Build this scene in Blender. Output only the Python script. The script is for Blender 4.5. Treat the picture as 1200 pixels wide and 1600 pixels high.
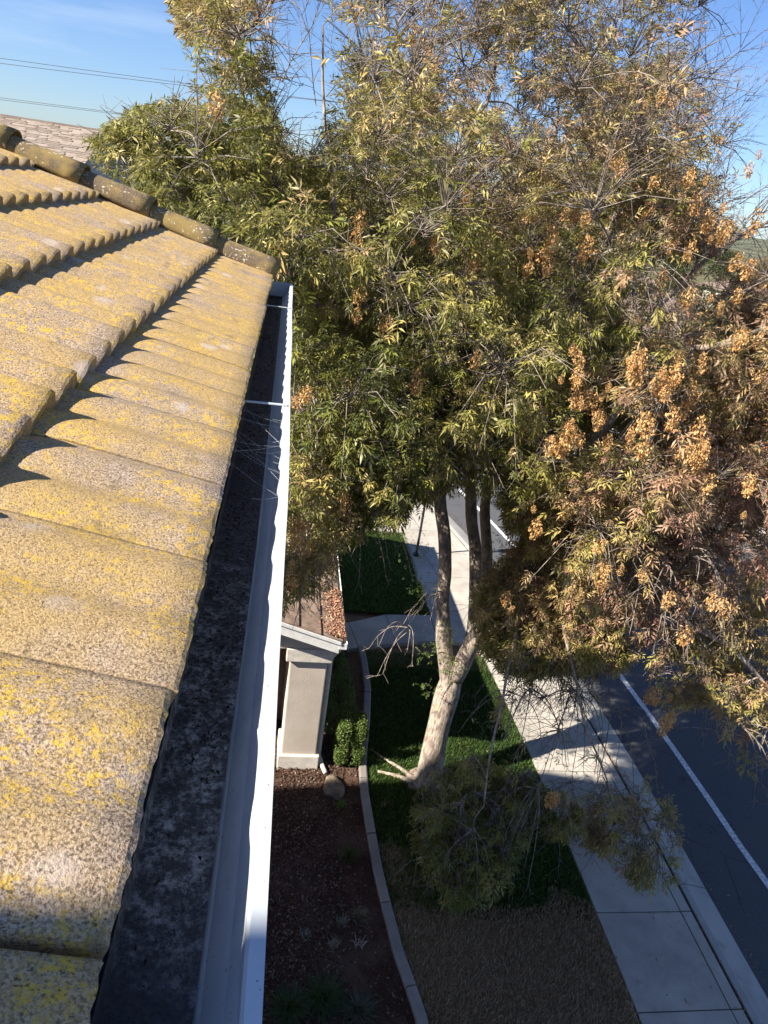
import bpy, bmesh, math, random
import numpy as np
from mathutils import Vector, Matrix, noise as mnoise
rnd = random.Random(7)
rng = np.random.default_rng(7)
S = bpy.context.scene
for o in list(bpy.data.objects): bpy.data.objects.remove(o)
COL = S.collection

# ------------------------------------------------------------------ camera
F = 1110.0
EYE = 8.2                                  # camera height above the ground
def _basis():
    a = np.array([463-600, 800-280, -F]); b = np.array([1190-600, 800-389, -F])
    Y = a/np.linalg.norm(a); Z = np.cross(b, a); Z /= np.linalg.norm(Z)
    if Z[1] < 0: Z = -Z
    return np.stack([np.cross(Y, Z), Y, Z])
R = _basis()                               # world = R @ camera
cam = bpy.data.cameras.new('camera'); camo = bpy.data.objects.new('camera', cam); COL.objects.link(camo)
cam.sensor_fit = 'VERTICAL'; cam.sensor_height = 36; cam.lens = F/1600*36
cam.clip_start = 0.02; cam.clip_end = 6000
M4 = Matrix.Identity(4)
for i in range(3):
    for j in range(3): M4[i][j] = R[i][j]
M4.translation = (0, 0, EYE)
camo.matrix_world = M4
S.camera = camo
S.render.resolution_x, S.render.resolution_y = 768, 1024

def ray(px, py): return R @ np.array([px-600, 800-py, -F])
def atZ(px, py, z=0.0):
    d = ray(px, py); k = (z-EYE)/d[2]; return Vector((d[0]*k, d[1]*k, z))
def atY(px, py, y):
    d = ray(px, py); k = y/d[1]; return Vector((d[0]*k, y, d[2]*k+EYE))
def project(P):
    P = np.asarray(P, float) - np.array([0, 0, EYE]); c = P @ R
    w = np.where(-c[..., 2] > 1e-3, -c[..., 2], 1e-3)
    return 600+F*c[..., 0]/w, 800-F*c[..., 1]/w, -c[..., 2]

# ------------------------------------------------------------------ light
SUN_EL = math.radians(37.5)
SUN_AZ = math.atan2(0.30, 0.954)            # direction the shadows run, from +X towards +Y
hd = Vector((math.cos(SUN_AZ), math.sin(SUN_AZ), 0))
sun_dir = Vector((hd.x*math.cos(SUN_EL), hd.y*math.cos(SUN_EL), -math.sin(SUN_EL)))
sl = bpy.data.lights.new('sun', 'SUN'); sl.energy = 5.0; sl.angle = math.radians(0.5); sl.color = (1, .93, .82)
so = bpy.data.objects.new('sun', sl); COL.objects.link(so)
so.rotation_euler = sun_dir.to_track_quat('-Z', 'Y').to_euler()
W = bpy.data.worlds.new('World'); S.world = W; W.use_nodes = True
nt = W.node_tree; nt.nodes.clear()
def wn(t, **k):
    n = nt.nodes.new(t)
    for a, b in k.items(): setattr(n, a, b)
    return n
sky = wn('ShaderNodeTexSky', sky_type='NISHITA', sun_disc=False, sun_elevation=SUN_EL,
         sun_rotation=math.atan2(-sun_dir.x, -sun_dir.y), altitude=50, air_density=1.0, dust_density=0.3, ozone_density=1.1)
tc = wn('ShaderNodeTexCoord'); mp = wn('ShaderNodeMapping'); mp.inputs['Scale'].default_value = (1.2, 2.0, 9)
mp.inputs['Rotation'].default_value = (0.3, 0.1, 0.4)
nz = wn('ShaderNodeTexNoise'); nz.inputs['Scale'].default_value = 2.2; nz.inputs['Detail'].default_value = 7; nz.inputs['Roughness'].default_value = .6
rp = wn('ShaderNodeValToRGB'); rp.color_ramp.elements[0].position = .53; rp.color_ramp.elements[1].position = .85
wb = wn('ShaderNodeMixRGB', blend_type='MULTIPLY'); wb.inputs['Fac'].default_value = 1; wb.inputs['Color2'].default_value = (.76, .95, 1.34, 1)   # the phone's cool white balance
mx = wn('ShaderNodeMixRGB'); mx.inputs['Color2'].default_value = (8.5, 9.2, 10, 1)
ml = wn('ShaderNodeMath', operation='MULTIPLY'); ml.inputs[1].default_value = .30
bg = wn('ShaderNodeBackground'); bg.inputs['Strength'].default_value = 0.0505; wo = wn('ShaderNodeOutputWorld')
for a, b in ((tc.outputs['Generated'], mp.inputs[0]), (mp.outputs[0], nz.inputs['Vector']), (nz.outputs['Fac'], rp.inputs[0]),
             (rp.outputs[0], ml.inputs[0]), (ml.outputs[0], mx.inputs['Fac']), (sky.outputs[0], wb.inputs['Color1']), (wb.outputs[0], mx.inputs['Color1']),
             (mx.outputs[0], bg.inputs['Color']), (bg.outputs[0], wo.inputs['Surface'])):
    nt.links.new(a, b)
S.view_settings.view_transform = 'Standard'; S.view_settings.look = 'None'
S.view_settings.exposure = 1.32; S.view_settings.gamma = 1; S.view_settings.use_curve_mapping = False
S.render.engine = 'CYCLES'
S.cycles.max_bounces = 6; S.cycles.transparent_max_bounces = 4

# ------------------------------------------------------------------ materials
class MT:
    def __init__(s, name, rough=.85, spec=.3):
        s.m = bpy.data.materials.new(name); s.m.use_nodes = True; s.t = s.m.node_tree
        s.b = s.t.nodes['Principled BSDF']; s.b.inputs['Roughness'].default_value = rough
        s.b.inputs['Specular IOR Level'].default_value = spec
        s.pos = s.n('ShaderNodeNewGeometry').outputs['Position']
    def n(s, t, **k):
        x = s.t.nodes.new(t)
        for a, b in k.items(): setattr(x, a, b)
        return x
    def l(s, a, b): s.t.links.new(a, b)
    def noise(s, scale, detail=3, rough=.55, stretch=None, offs=0):
        v = s.pos
        if stretch or offs:
            mpn = s.n('ShaderNodeMapping'); s.l(v, mpn.inputs[0])
            if stretch: mpn.inputs['Scale'].default_value = stretch
            mpn.inputs['Location'].default_value = (offs, offs*.7, 0); v = mpn.outputs[0]
        x = s.n('ShaderNodeTexNoise'); x.inputs['Scale'].default_value = scale; x.inputs['Detail'].default_value = detail
        x.inputs['Roughness'].default_value = rough; s.l(v, x.inputs['Vector']); return x.outputs['Fac']
    def vor(s, scale, feature='F1'):
        x = s.n('ShaderNodeTexVoronoi', feature=feature); x.inputs['Scale'].default_value = scale; s.l(s.pos, x.inputs['Vector']); return x
    def ramp(s, fac, a, b):
        x = s.n('ShaderNodeMapRange'); x.interpolation_type = 'SMOOTHSTEP'
        x.inputs['From Min'].default_value = a; x.inputs['From Max'].default_value = b; s.l(fac, x.inputs[0]); return x.outputs[0]
    def mul(s, a, b):
        x = s.n('ShaderNodeMath', operation='MULTIPLY')
        for i, v in enumerate((a, b)):
            if isinstance(v, (int, float)): x.inputs[i].default_value = v
            else: s.l(v, x.inputs[i])
        return x.outputs[0]
    def mix(s, fac, a, b):
        x = s.n('ShaderNodeMixRGB')
        for i, v in (('Fac', fac), ('Color1', a), ('Color2', b)):
            if isinstance(v, tuple): x.inputs[i].default_value = (*v[:3], 1)
            elif isinstance(v, (int, float)): x.inputs[i].default_value = v
            else: s.l(v, x.inputs[i])
        return x.outputs[0]
    def col(s, c):
        if isinstance(c, tuple): s.b.inputs['Base Color'].default_value = (*c, 1)
        else: s.l(c, s.b.inputs['Base Color'])
        return s
    def bump(s, h, dist, strength=1.0):
        x = s.n('ShaderNodeBump'); x.inputs['Distance'].default_value = dist; x.inputs['Strength'].default_value = strength
        s.l(h, x.inputs['Height']); s.l(x.outputs[0], s.b.inputs['Normal']); return s

def m_tile(name='concrete_tile_with_lichen', y=1.0, dark=False):
    m = MT(name, .95, .15)
    grain = m.noise(330, 3, .75); med = m.noise(90, 4, .65); big = m.noise(5, 4, .6); lich = m.noise(34, 7, .78, offs=3)
    c = m.mix(m.ramp(grain, .36, .64), (.14, .095, .064), (.60, .465, .345))
    c = m.mix(m.mul(m.ramp(med, .35, .7), .35), c, (.30, .23, .15))
    c = m.mix(m.mul(m.mul(m.ramp(big, .34, .62), m.ramp(grain, .22, .6)), .62*y), c, (.50, .32, .075))
    c = m.mix(m.mul(m.mul(m.ramp(m.noise(70, 6, .85, offs=3), .49, .58), m.ramp(m.noise(7, 5, .7, offs=11), .42, .60)), .85*y), c, (.68, .43, .04))
    blot = m.vor(9.0); c = m.mix(m.mul(m.mul(m.ramp(blot.outputs['Distance'], .30, .15), m.ramp(m.noise(3.1, 2, offs=9), .50, .60)), .7), c, (.50, .42, .36))
    pits = m.noise(230, 2, .6, offs=4); c = m.mix(m.mul(m.ramp(pits, .60, .70), .75), c, (.045, .035, .025))
    c = m.mix(m.mul(m.ramp(m.noise(11, 5, .7, offs=15), .56, .70), .55), c, (.13, .105, .07))
    m.col(c)
    s = m.n('ShaderNodeMath', operation='ADD'); m.l(grain, s.inputs[0]); m.l(med, s.inputs[1])
    m.bump(s.outputs[0], .0013, 1.0)
    return m.m
def m_trim():
    m = MT('weathered_trim_tile', .95, .15)
    g = m.noise(300, 3, .7); b = m.noise(7, 4)
    c = m.mix(m.ramp(g, .35, .65), (.07, .052, .035), (.30, .22, .13))
    c = m.mix(m.mul(m.ramp(b, .42, .6), .6), c, (.38, .27, .08))
    sp = m.noise(75, 2, .5, offs=2); c = m.mix(m.mul(m.ramp(sp, .62, .66), m.ramp(m.noise(9, 2, offs=6), .42, .55)), c, (.66, .60, .50))
    return m.col(c).bump(g, .003).m
def m_plain(name, c, rough=.8, var=.12, scale=6, bump=.0, bs=60, spec=.3):
    m = MT(name, rough, spec); d = tuple(x*(1-var*2.2) for x in c); e = tuple(min(1, x*(1+var)) for x in c)
    m.col(m.mix(m.ramp(m.noise(scale, 5, .65), .3, .7), d, e))
    if bump: m.bump(m.noise(bs, 4, .6), bump)
    return m.m
def m_concrete(name='concrete', c=(.46, .42, .36)):
    m = MT(name, .9, .2)
    a = m.noise(.9, 6, .68); b = m.noise(160, 3, .6); st = m.noise(3.1, 5, .7, offs=5)
    k = m.mix(m.ramp(a, .3, .7), tuple(x*.70 for x in c), tuple(x*1.08 for x in c))
    k = m.mix(m.mul(m.ramp(st, .55, .72), .5), k, tuple(x*.5 for x in c))
    k = m.mix(m.mul(m.ramp(b, .55, .75), .35), k, tuple(x*.45 for x in c))
    return m.col(k).bump(b, .003, .6).m
def m_asphalt():
    m = MT('asphalt', .88, .3)
    a = m.noise(130, 3, .7); b = m.noise(.6, 5, .6)
    k = m.mix(m.ramp(a, .3, .7), (.045, .047, .052), (.13, .13, .135))
    k = m.mix(m.mul(m.ramp(b, .4, .65), .5), k, (.10, .098, .098))
    k = m.mix(m.mul(m.ramp(m.noise(2.2, 6, .75, offs=21), .58, .72), .6), k, (.025, .025, .028))
    k = m.mix(m.mul(m.ramp(m.noise(45, 3, .6, offs=2), .62, .7), .6), k, (.22, .21, .2))
    v = m.vor(.55, 'DISTANCE_TO_EDGE'); k = m.mix(m.mul(m.mul(m.ramp(v.outputs['Distance'], .006, .001), m.ramp(m.noise(.35, 2, offs=4), .55, .6)), .7), k, (.02, .02, .02))
    return m.col(k).bump(a, .006).m
def m_attr(name, transl=.35, rough=.55, under=False):
    m = MT(name, rough, .35)
    a = m.n('ShaderNodeAttribute', attribute_name='tint'); c = a.outputs['Color']
    if under: c = m.mix(m.mul(m.n('ShaderNodeNewGeometry').outputs['Backfacing'], .42), c, (.40, .37, .25))
    m.l(c, m.b.inputs['Base Color'])
    tr = m.n('ShaderNodeBsdfTranslucent'); g = m.mix(.5, c, (.30, .30, .04)); m.l(c if transl < .2 else g, tr.inputs['Color'])
    mxs = m.n('ShaderNodeMixShader'); mxs.inputs[0].default_value = transl
    out = m.t.nodes['Material Output']; m.l(m.b.outputs[0], mxs.inputs[1]); m.l(tr.outputs[0], mxs.inputs[2]); m.l(mxs.outputs[0], out.inputs['Surface'])
    return m.m
def m_bark():
    m = MT('ash_bark', .95, .1)
    a = m.noise(26, 5, .65, stretch=(1, 1, .3)); b = m.noise(5, 4, .6, offs=2); ly = m.noise(8, 5, .65, offs=7)
    k = m.mix(m.ramp(a, .33, .66), (.16, .125, .10), (.48, .40, .33))
    k = m.mix(m.mul(m.ramp(b, .45, .65), .5), k, (.22, .18, .145))
    k = m.mix(m.mul(m.ramp(ly, .58, .68), .6), k, (.36, .30, .10))
    return m.col(k).bump(a, .014).m
def m_stucco():
    m = MT('stucco', .95, .1); a = m.noise(75, 4, .62); b = m.noise(2, 3)
    k = m.mix(m.ramp(b, .3, .7), (.50, .43, .355), (.60, .525, .44)); return m.col(k).bump(a, .005).m
def m_gutter():
    m = MT('galvanised_painted_metal', .45, .5)
    a = m.noise(35, 6, .7, stretch=(1, .25, 1)); b = m.noise(6, 5, .7, offs=3); d = m.noise(190, 2, .5)
    k = m.mix(m.ramp(b, .3, .7), (.42, .455, .47), (.53, .56, .57))
    k = m.mix(m.mul(m.ramp(a, .5, .75), .35), k, (.26, .30, .34))
    k = m.mix(m.mul(m.ramp(d, .70, .74), .8), k, (.06, .06, .06))
    return m.col(k).bump(b, .002, .4).m
def m_gutter_floor():
    m = MT('dirty_gutter_floor', .8, .3)
    a = m.noise(30, 7, .8); b = m.noise(5, 4, .6, offs=3); d = m.noise(170, 4, .7)
    k = m.mix(m.ramp(d, .35, .7), (.014, .014, .016), (.055, .055, .06))
    sy = m.n('ShaderNodeSeparateXYZ'); m.l(m.pos, sy.inputs[0]); nearer = m.ramp(sy.outputs['Y'], .95, .45)
    ch = m.mul(m.ramp(a, .42, .66), m.ramp(b, .35, .55)); ch = m.mul(ch, m.ramp(d, .34, .6)); k = m.mix(m.mul(nearer, .5), k, (.075, .08, .09)); ch = m.mul(ch, m.ramp(sy.outputs['Y'], 1.5, .5))
    k = m.mix(m.mul(ch, .9), k, (.42, .45, .47))
    return m.col(k).bump(d, .003).m
def m_soil(name, a_, b_, c_=None, cs=1.0):
    m = MT(name, 1, .05); g = m.noise(60, 5, .75); b = m.noise(1.2, 5, .65, offs=1)
    k = m.mix(m.ramp(g, .3, .7), a_, b_)
    if c_: k = m.mix(m.mul(m.ramp(b, .42, .62), .8), k, c_)
    return m.col(k).bump(g, .03).m
def m_shingle():
    m = MT('pinkish_roof_shingle', .9, .1); g = m.n('ShaderNodeObjectInfo').outputs['Random']
    v = m.noise(2.2, 2, .5, stretch=(1, .2, 1)); k = m.mix(m.ramp(v, .3, .7), (.27, .215, .17), (.35, .285, .23))
    return m.col(k).bump(m.noise(40, 2), .01).m
def m_glass():
    m = MT('dark_glass', .08, .6); return m.col((.03, .04, .05)).m
MAT = dict(tile=m_tile(), tile2=m_plain('old_flat_roof_tile', (.30, .215, .165), .95, .25, 5, .004, 200), trim=m_trim(), conc=m_concrete(), curb=m_concrete('kerb_concrete', (.42, .40, .36)),
    asphalt=m_asphalt(), leaf=m_attr('ash_leaf', .33, .45, True), seed=m_attr('ash_seed', .25, .7), litter=m_attr('dry_litter', .1, .9), grass=m_attr('grass_blade', .3, .6), bark=m_bark(),
    twig=m_plain('twig_bark', (.27, .225, .185), .9, .3, 14), stucco=m_stucco(), gutter=m_gutter(), gfloor=m_gutter_floor(),
    white=m_plain('white_trim_paint', (.78, .77, .73), .6, .06, 8), cap=m_plain('cream_stucco_trim', (.66, .60, .52), .9, .08, 10, .006, 90),
    lawn=m_soil('lawn_soil', (.014, .028, .006), (.04, .06, .015), (.05, .07, .02)), dry=m_soil('dead_grass_soil', (.16, .10, .06), (.42, .28, .17), (.30, .20, .12)),
    mulch=m_soil('bark_mulch', (.035, .018, .012), (.14, .075, .052), (.16, .10, .075)), earth=m_soil('earth', (.10, .08, .05), (.20, .165, .10), (.09, .11, .04)),
    edge=m_concrete('edging_concrete', (.30, .27, .24)), paint=m_plain('road_paint', (.70, .70, .68), .7, .22, 22, .001), rock=m_plain('boulder_stone', (.20, .155, .11), .95, .25, 9, .02, 14),
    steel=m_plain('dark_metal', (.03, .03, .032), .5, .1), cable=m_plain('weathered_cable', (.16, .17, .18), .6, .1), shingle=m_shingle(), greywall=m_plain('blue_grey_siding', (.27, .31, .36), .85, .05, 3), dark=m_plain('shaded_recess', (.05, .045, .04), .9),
    glass=m_glass(), carwhite=m_plain('white_car_paint', (.75, .76, .78), .25, .03, 2, spec=.6), carblue=m_plain('blue_car_paint', (.05, .09, .17), .25, .03, 2, spec=.6), rubber=m_plain('tyre_rubber', (.02, .02, .02), .85), web=m_plain('cobweb_silk', (.6, .6, .6), .6),
    farleaf=m_attr('distant_foliage', .2), fartan=m_plain('tan_wall', (.42, .36, .29), .9, .08, 2), farroof=m_plain('brown_far_roof', (.20, .145, .115), .9, .2, 3, .02, 8), wood=m_plain('pole_wood', (.13, .10, .08), .9, .2, 5), door=m_plain('door_paint', (.16, .10, .07), .6))

# ------------------------------------------------------------------ helpers
def link(name, me, mat=None, parent=None, loc=None):
    o = bpy.data.objects.new(name, me); COL.objects.link(o)
    if mat is not None and me is not None and not me.materials: me.materials.append(mat)
    if parent: o.parent = parent
    if loc is not None: o.location = loc
    return o
def tag(o, label=None, cat=None, group=None, kind=None):
    for k, v in (('label', label), ('category', cat), ('group', group), ('kind', kind)):
        if v: o[k] = v
    return o
def empty(name, loc, label, cat, group=None):
    o = bpy.data.objects.new(name, None); COL.objects.link(o); o.location = loc; o.empty_display_size = .1
    return tag(o, label, cat, group)
def mesh_np(name, V, Fc, tint=None, smooth=False):
    V = np.asarray(V, np.float32); Fc = np.asarray(Fc, np.int32); n = Fc.shape[1]
    me = bpy.data.meshes.new(name); me.vertices.add(len(V)); me.vertices.foreach_set('co', V.ravel())
    me.loops.add(Fc.size); me.loops.foreach_set('vertex_index', Fc.ravel())
    me.polygons.add(len(Fc)); me.polygons.foreach_set('loop_start', np.arange(0, Fc.size, n, dtype=np.int32))
    me.polygons.foreach_set('loop_total', np.full(len(Fc), n, np.int32))
    if smooth: me.polygons.foreach_set('use_smooth', np.ones(len(Fc), bool))
    me.update(calc_edges=True)
    if tint is not None:
        at = me.color_attributes.new('tint', 'FLOAT_COLOR', 'POINT')
        t = np.ones((len(V), 4), np.float32); t[:, :3] = tint; at.data.foreach_set('color', t.ravel())
    return me
class MB:
    def __init__(s): s.v = []; s.f = []
    def add(s, vs, fs):
        b = len(s.v); s.v += [tuple(v) for v in vs]; s.f += [tuple(i+b for i in f) for f in fs]; return s
    def box(s, a, b, M=None):
        x0, y0, z0 = a; x1, y1, z1 = b
        vs = [Vector(p) for p in ((x0,y0,z0),(x1,y0,z0),(x1,y1,z0),(x0,y1,z0),(x0,y0,z1),(x1,y0,z1),(x1,y1,z1),(x0,y1,z1))]
        if M: vs = [M @ v for v in vs]
        return s.add(vs, [(0,3,2,1),(4,5,6,7),(0,1,5,4),(1,2,6,5),(2,3,7,6),(3,0,4,7)])
    def tube(s, pts, rad, n=8, cap=True):
        pts = [Vector(p) for p in pts]; b = len(s.v); up = Vector((.13, .31, .94)); N = len(pts)
        if not hasattr(rad, '__len__'): rad = [rad]*N
        u = None
        for i, p in enumerate(pts):
            t = (pts[min(i+1, N-1)]-pts[max(i-1, 0)]).normalized()
            u = (up - t*up.dot(t)) if u is None else (u - t*u.dot(t))
            if u.length < 1e-4: u = t.orthogonal()
            u.normalize(); w = t.cross(u)
            for k in range(n):
                a = 2*math.pi*k/n; s.v.append(tuple(p+(u*math.cos(a)+w*math.sin(a))*rad[i]))
        for i in range(N-1):
            for k in range(n):
                s.f.append((b+i*n+k, b+i*n+(k+1) % n, b+(i+1)*n+(k+1) % n, b+(i+1)*n+k))
        if cap: s.f.append(tuple(b+k for k in range(n))[::-1]); s.f.append(tuple(b+(N-1)*n+k for k in range(n)))
        return s
    def prism(s, poly, z0, z1):
        n = len(poly); vs = [(x, y, z0) for x, y in poly]+[(x, y, z1) for x, y in poly]
        a = sum(poly[i][0]*poly[(i+1) % n][1]-poly[(i+1) % n][0]*poly[i][1] for i in range(n))
        fs = [tuple(range(n))[::-1], tuple(range(n, 2*n))]+[(i, (i+1) % n, n+(i+1) % n, n+i) for i in range(n)]
        if a < 0: fs = [f[::-1] for f in fs]
        return s.add(vs, fs)
    def extr(s, prof, y0, y1):               # profile in XZ extruded along Y
        n = len(prof); vs = [(x, y0, z) for x, z in prof]+[(x, y1, z) for x, z in prof]
        return s.add(vs, [tuple(range(n)), tuple(range(n, 2*n))[::-1]]+[(i, n+i, n+(i+1) % n, (i+1) % n) for i in range(n)])
    def mesh(s, name, smooth=False, bevel=0):
        me = bpy.data.meshes.new(name); me.from_pydata(s.v, [], s.f)
        if bevel:
            bm = bmesh.new(); bm.from_mesh(me); bmesh.ops.recalc_face_normals(bm, faces=bm.faces)
            bmesh.ops.bevel(bm, geom=[e for e in bm.edges if len(e.link_faces) == 2 and e.calc_face_angle(0) > .5], offset=bevel, segments=2, profile=.6, affect='EDGES'); bm.to_mesh(me); bm.free()
        else:
            bm = bmesh.new(); bm.from_mesh(me); bmesh.ops.recalc_face_normals(bm, faces=bm.faces); bm.to_mesh(me); bm.free()
        if smooth:
            for p in me.polygons: p.use_smooth = True
        me.update(); return me
    def obj(s, name, mat, parent=None, smooth=False, bevel=0, loc=None):
        return link(name, s.mesh(name, smooth, bevel), mat, parent, loc)
def structure(name, mb, mat, **k):
    o = mb.obj(name, mat, **k); o['kind'] = 'structure'; return o
def quad_sheet(pts, z): return MB().add([(x, y, z) for x, y in pts], [tuple(range(len(pts)))])
def inpoly(px, py, poly):
    px = np.asarray(px); py = np.asarray(py); r = np.zeros(px.shape, bool); n = len(poly)
    for i in range(n):
        x0, y0 = poly[i]; x1, y1 = poly[(i+1) % n]
        c = ((y0 > py) != (y1 > py)) & (px < (x1-x0)*(py-y0)/((y1-y0) or 1e-9)+x0); r ^= c
    return r
def chip_mesh(name, P, size, tints, flat=.35, aspect=2.2):
    """loose chips and dry leaves lying about: one small bent quad each"""
    n = len(P); a = rng.uniform(0, 2*math.pi, n); d = np.stack([np.cos(a), np.sin(a), rng.normal(0, flat, n)], 1)
    d /= np.linalg.norm(d, axis=1)[:, None]; s = np.cross(d, np.array([0, 0, 1.])+rng.normal(0, flat, (n, 3))); s /= np.linalg.norm(s, axis=1)[:, None]
    L = size*rng.uniform(.5, 1.3, n)[:, None]; Wd = L/aspect
    V = np.stack([P-d*L/2, P+s*Wd/2+[0, 0, .002], P+d*L/2, P-s*Wd/2+[0, 0, .002]], 1).reshape(-1, 3)
    Q = np.arange(n*4).reshape(n, 4); Fc = np.concatenate([Q[:, [0, 1, 2]], Q[:, [0, 2, 3]]])
    return mesh_np(name, V, Fc, np.repeat(tints, 4, 0))
def pick(pal, n, v=.2):
    pal = np.array(pal); c = pal[rng.integers(0, len(pal), n)]; return np.clip(c*rng.uniform(1-v, 1+v, (n, 1)), 0, 1)

# ------------------------------------------------------------------ ground
def cur(y): return -.010*max(0, y-7)**2 if y < 40 else -.010*33**2-.66*(y-40)   # the street bends away to the left
ys = [-30, -10, 0, 2, 4, 5, 6, 7, 8, 9, 10, 11, 12, 13, 14, 15, 16, 18, 20, 22, 25, 28, 32, 36, 40, 60, 90, 140]
mb = MB()
gx = [-2500, -600, -200, -60, -20, 0, 20, 60, 200, 600, 2500]; gy = [-2500, -400, -60, 0, 60, 200, 500, 1000, 3000]
for i in range(len(gx)-1):
    for j in range(len(gy)-1):
        mb.add([(gx[i], gy[j], -.2), (gx[i+1], gy[j], -.2), (gx[i+1], gy[j+1], -.2), (gx[i], gy[j+1], -.2)], [(0, 1, 2, 3)])
structure('ground', mb, MAT['earth'])
def strip(f0, f1, z0, z1, y0=-30, y1=140, drop=None):
    m = MB(); yy = [y for y in ys if y0 <= y <= y1]
    vs = []; fs = []
    for y in yy: vs += [(f0(y), y, z0), (f1(y), y, z1)]
    for i in range(len(yy)-1): fs.append((2*i, 2*i+1, 2*i+3, 2*i+2))
    m.add(vs, fs); return m
kx = lambda y: 6.50+cur(y)-.05*math.sin(y*.4)
structure('road', strip(lambda y: kx(y)-.02, lambda y: 16+cur(y), -.10, -.10), MAT['asphalt'])
lx = lambda y: 7.47+cur(y)*.85+(.10 if y < 7 else 0)*(7-y)/2
mb = MB(); yl = [y for y in np.arange(-12, 60, 1.0)]
for a, b in zip(yl[:-1], yl[1:]): mb.add([(lx(a)-.055, a, -.095), (lx(a)+.055, a, -.095), (lx(b)+.055, b, -.095), (lx(b)-.055, b, -.095)], [(0, 1, 2, 3)])
structure('lane_line', mb, MAT['paint'])
# kerb in cast lengths
kroot = empty('kerb', (6.2, 0, 0), None, None); kroot['kind'] = 'structure'
y = -5.3
while y < 34:
    L = 2.9; m = MB(); N = 6
    for k in range(N):
        a = y+.008+(L-.016)*k/N; b = y+.008+(L-.016)*(k+1)/N; vs = []
        for q in (a, b):
            X = kx(q); vs += [(X-.42, q, -.15), (X-.42, q, .0), (X-.34, q, .008), (X-.20, q, -.03), (X, q, -.085), (X, q, -.15)]
        n = 6; fs = [(i, i+1, n+i+1, n+i) for i in range(5)]
        if k == 0: fs.append(tuple(range(6)))
        if k == N-1: fs.append(tuple(range(6, 12)))
        m.add(vs, fs)
    o = m.obj('kerb_length', MAT['curb'], kroot); o.matrix_parent_inverse = Matrix.Translation((-6.2, 0, 0)); y += L
# sidewalk slabs
sroot = empty('sidewalk', (5.3, 0, 0), None, None); sroot['kind'] = 'structure'
wl = lambda y: 4.64+cur(y)*.9; wr = lambda y: kx(y)-.47
y = 4.64-1.25*5
while y < 40:
    for (f0, f1) in ((wl, lambda q: wr(q)-.16), (lambda q: wr(q)-.145, wr)):
        if f0 is not wl and rnd.random() < .0: continue
        a, b = y+.008, y+1.25-.008; t = rnd.uniform(-.003, .003)
        o = MB().prism([(f0(a), a), (f1(a), a), (f1(b), b), (f0(b), b)], -.09, .004+t).obj('paving_slab', MAT['conc'], sroot, bevel=.006); o.matrix_parent_inverse = Matrix.Translation((-5.3, 0, 0))
    y += 1.25
structure('sidewalk_bed', strip(lambda y: wl(y)+.01, lambda y: kx(y)-.43, -.02, -.02), MAT['mulch'])
# driveway and front walk
droot = empty('driveway', (2, 14, 0), None, None); droot['kind'] = 'structure'
for (x0, x1, y0, y1) in [(3.62, 4, 11.9, 13.1), (3.62, 4, 13.12, 14.3), (3.55, 4, 14.32, 15.6), (3.55, 4, 15.62, 16.9), (-.5, 3, 16.92, 18.2), (-.5, 3, 18.22, 19.4), (-.5, 3, 19.42, 22)]:
    o = MB().prism([(x0, y0), (wl(y0)-.01, y0), (wl(y1)-.01, y1), (x0, y1)], -.09, .0).obj('concrete_slab', MAT['conc'], droot, bevel=.006); o.matrix_parent_inverse = Matrix.Translation((-2, -14, 0))
proot = empty('front_walk', (2, 12, 0), None, None); proot['kind'] = 'structure'
Pw = [(1.0, 11.25), (1.35, 11.36), (1.92, 11.56), (2.7, 11.78), (3.6, 11.93)]; Pn = [(.9, 12.1), (1.30, 12.22), (1.78, 12.42), (2.6, 12.80), (3.6, 12.88)]
for i in range(4):
    o = MB().prism([(Pw[i][0]+.006, Pw[i][1]), (Pw[i+1][0]-.006, Pw[i+1][1]), (Pn[i+1][0]-.006, Pn[i+1][1]), (Pn[i][0]+.006, Pn[i][1])], -.09, .012).obj('paving_slab', MAT['conc'], proot, bevel=.006); o.matrix_parent_inverse = Matrix.Translation((-2, -12, 0))
# lawn, bare patch, mulch
def lawn_edge(y): return wl(y)-.012
em = [(-2, 2.05), (1, 1.98), (2.5, 1.9), (3.59*1.30, 2.03)]
epx = [(668, 1640), (657, 1592), (640, 1540), (622, 1490), (604, 1420), (590, 1360), (579, 1300), (569, 1240), (566, 1190), (572, 1130), (574, 1080), (569, 1040), (563, 1010)]
EP = [atZ(*p, 0) for p in epx]; EP = [Vector((EP[0].x+.4, EP[0].y-2.6, 0)), Vector((EP[0].x+.12, EP[0].y-1.0, 0))]+EP
def exat(y):
    for a, b in zip(EP[:-1], EP[1:]):
        if a.y <= y <= b.y: return a.x+(b.x-a.x)*(y-a.y)/(b.y-a.y)
    return EP[0].x if y < EP[0].y else EP[-1].x
yy = list(np.arange(1.5, 11.4, .5)); vs = []; fs = []
for y in yy: vs += [(exat(y)+.05, y, -.02), (lawn_edge(y), y, -.02)]
fs = [(2*i, 2*i+1, 2*i+3, 2*i+2) for i in range(len(yy)-1)]
structure('lawn', MB().add(vs, fs), MAT['lawn'])
structure('far_lawn', quad_sheet([(-.5, 12.9), (3.6, 12.9), (3.5, 16.9), (-.5, 16.9)], -.024), MAT['lawn'])
structure('verge', strip(lambda y: -30, lambda y: wl(y)-.02, -.10, -.10), MAT['dry'])
structure('mulch_bed', MB().add([(-.7, -2, -.016), (2.3, -2, -.016), (2.1, 3, -.016), (1.98, 5, -.016), (1.7, 7, -.016), (1.6, 9, -.016), (1.7, 11.5, -.016), (-.7, 11.5, -.016)], [tuple(range(8))]), MAT['mulch'])
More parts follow.
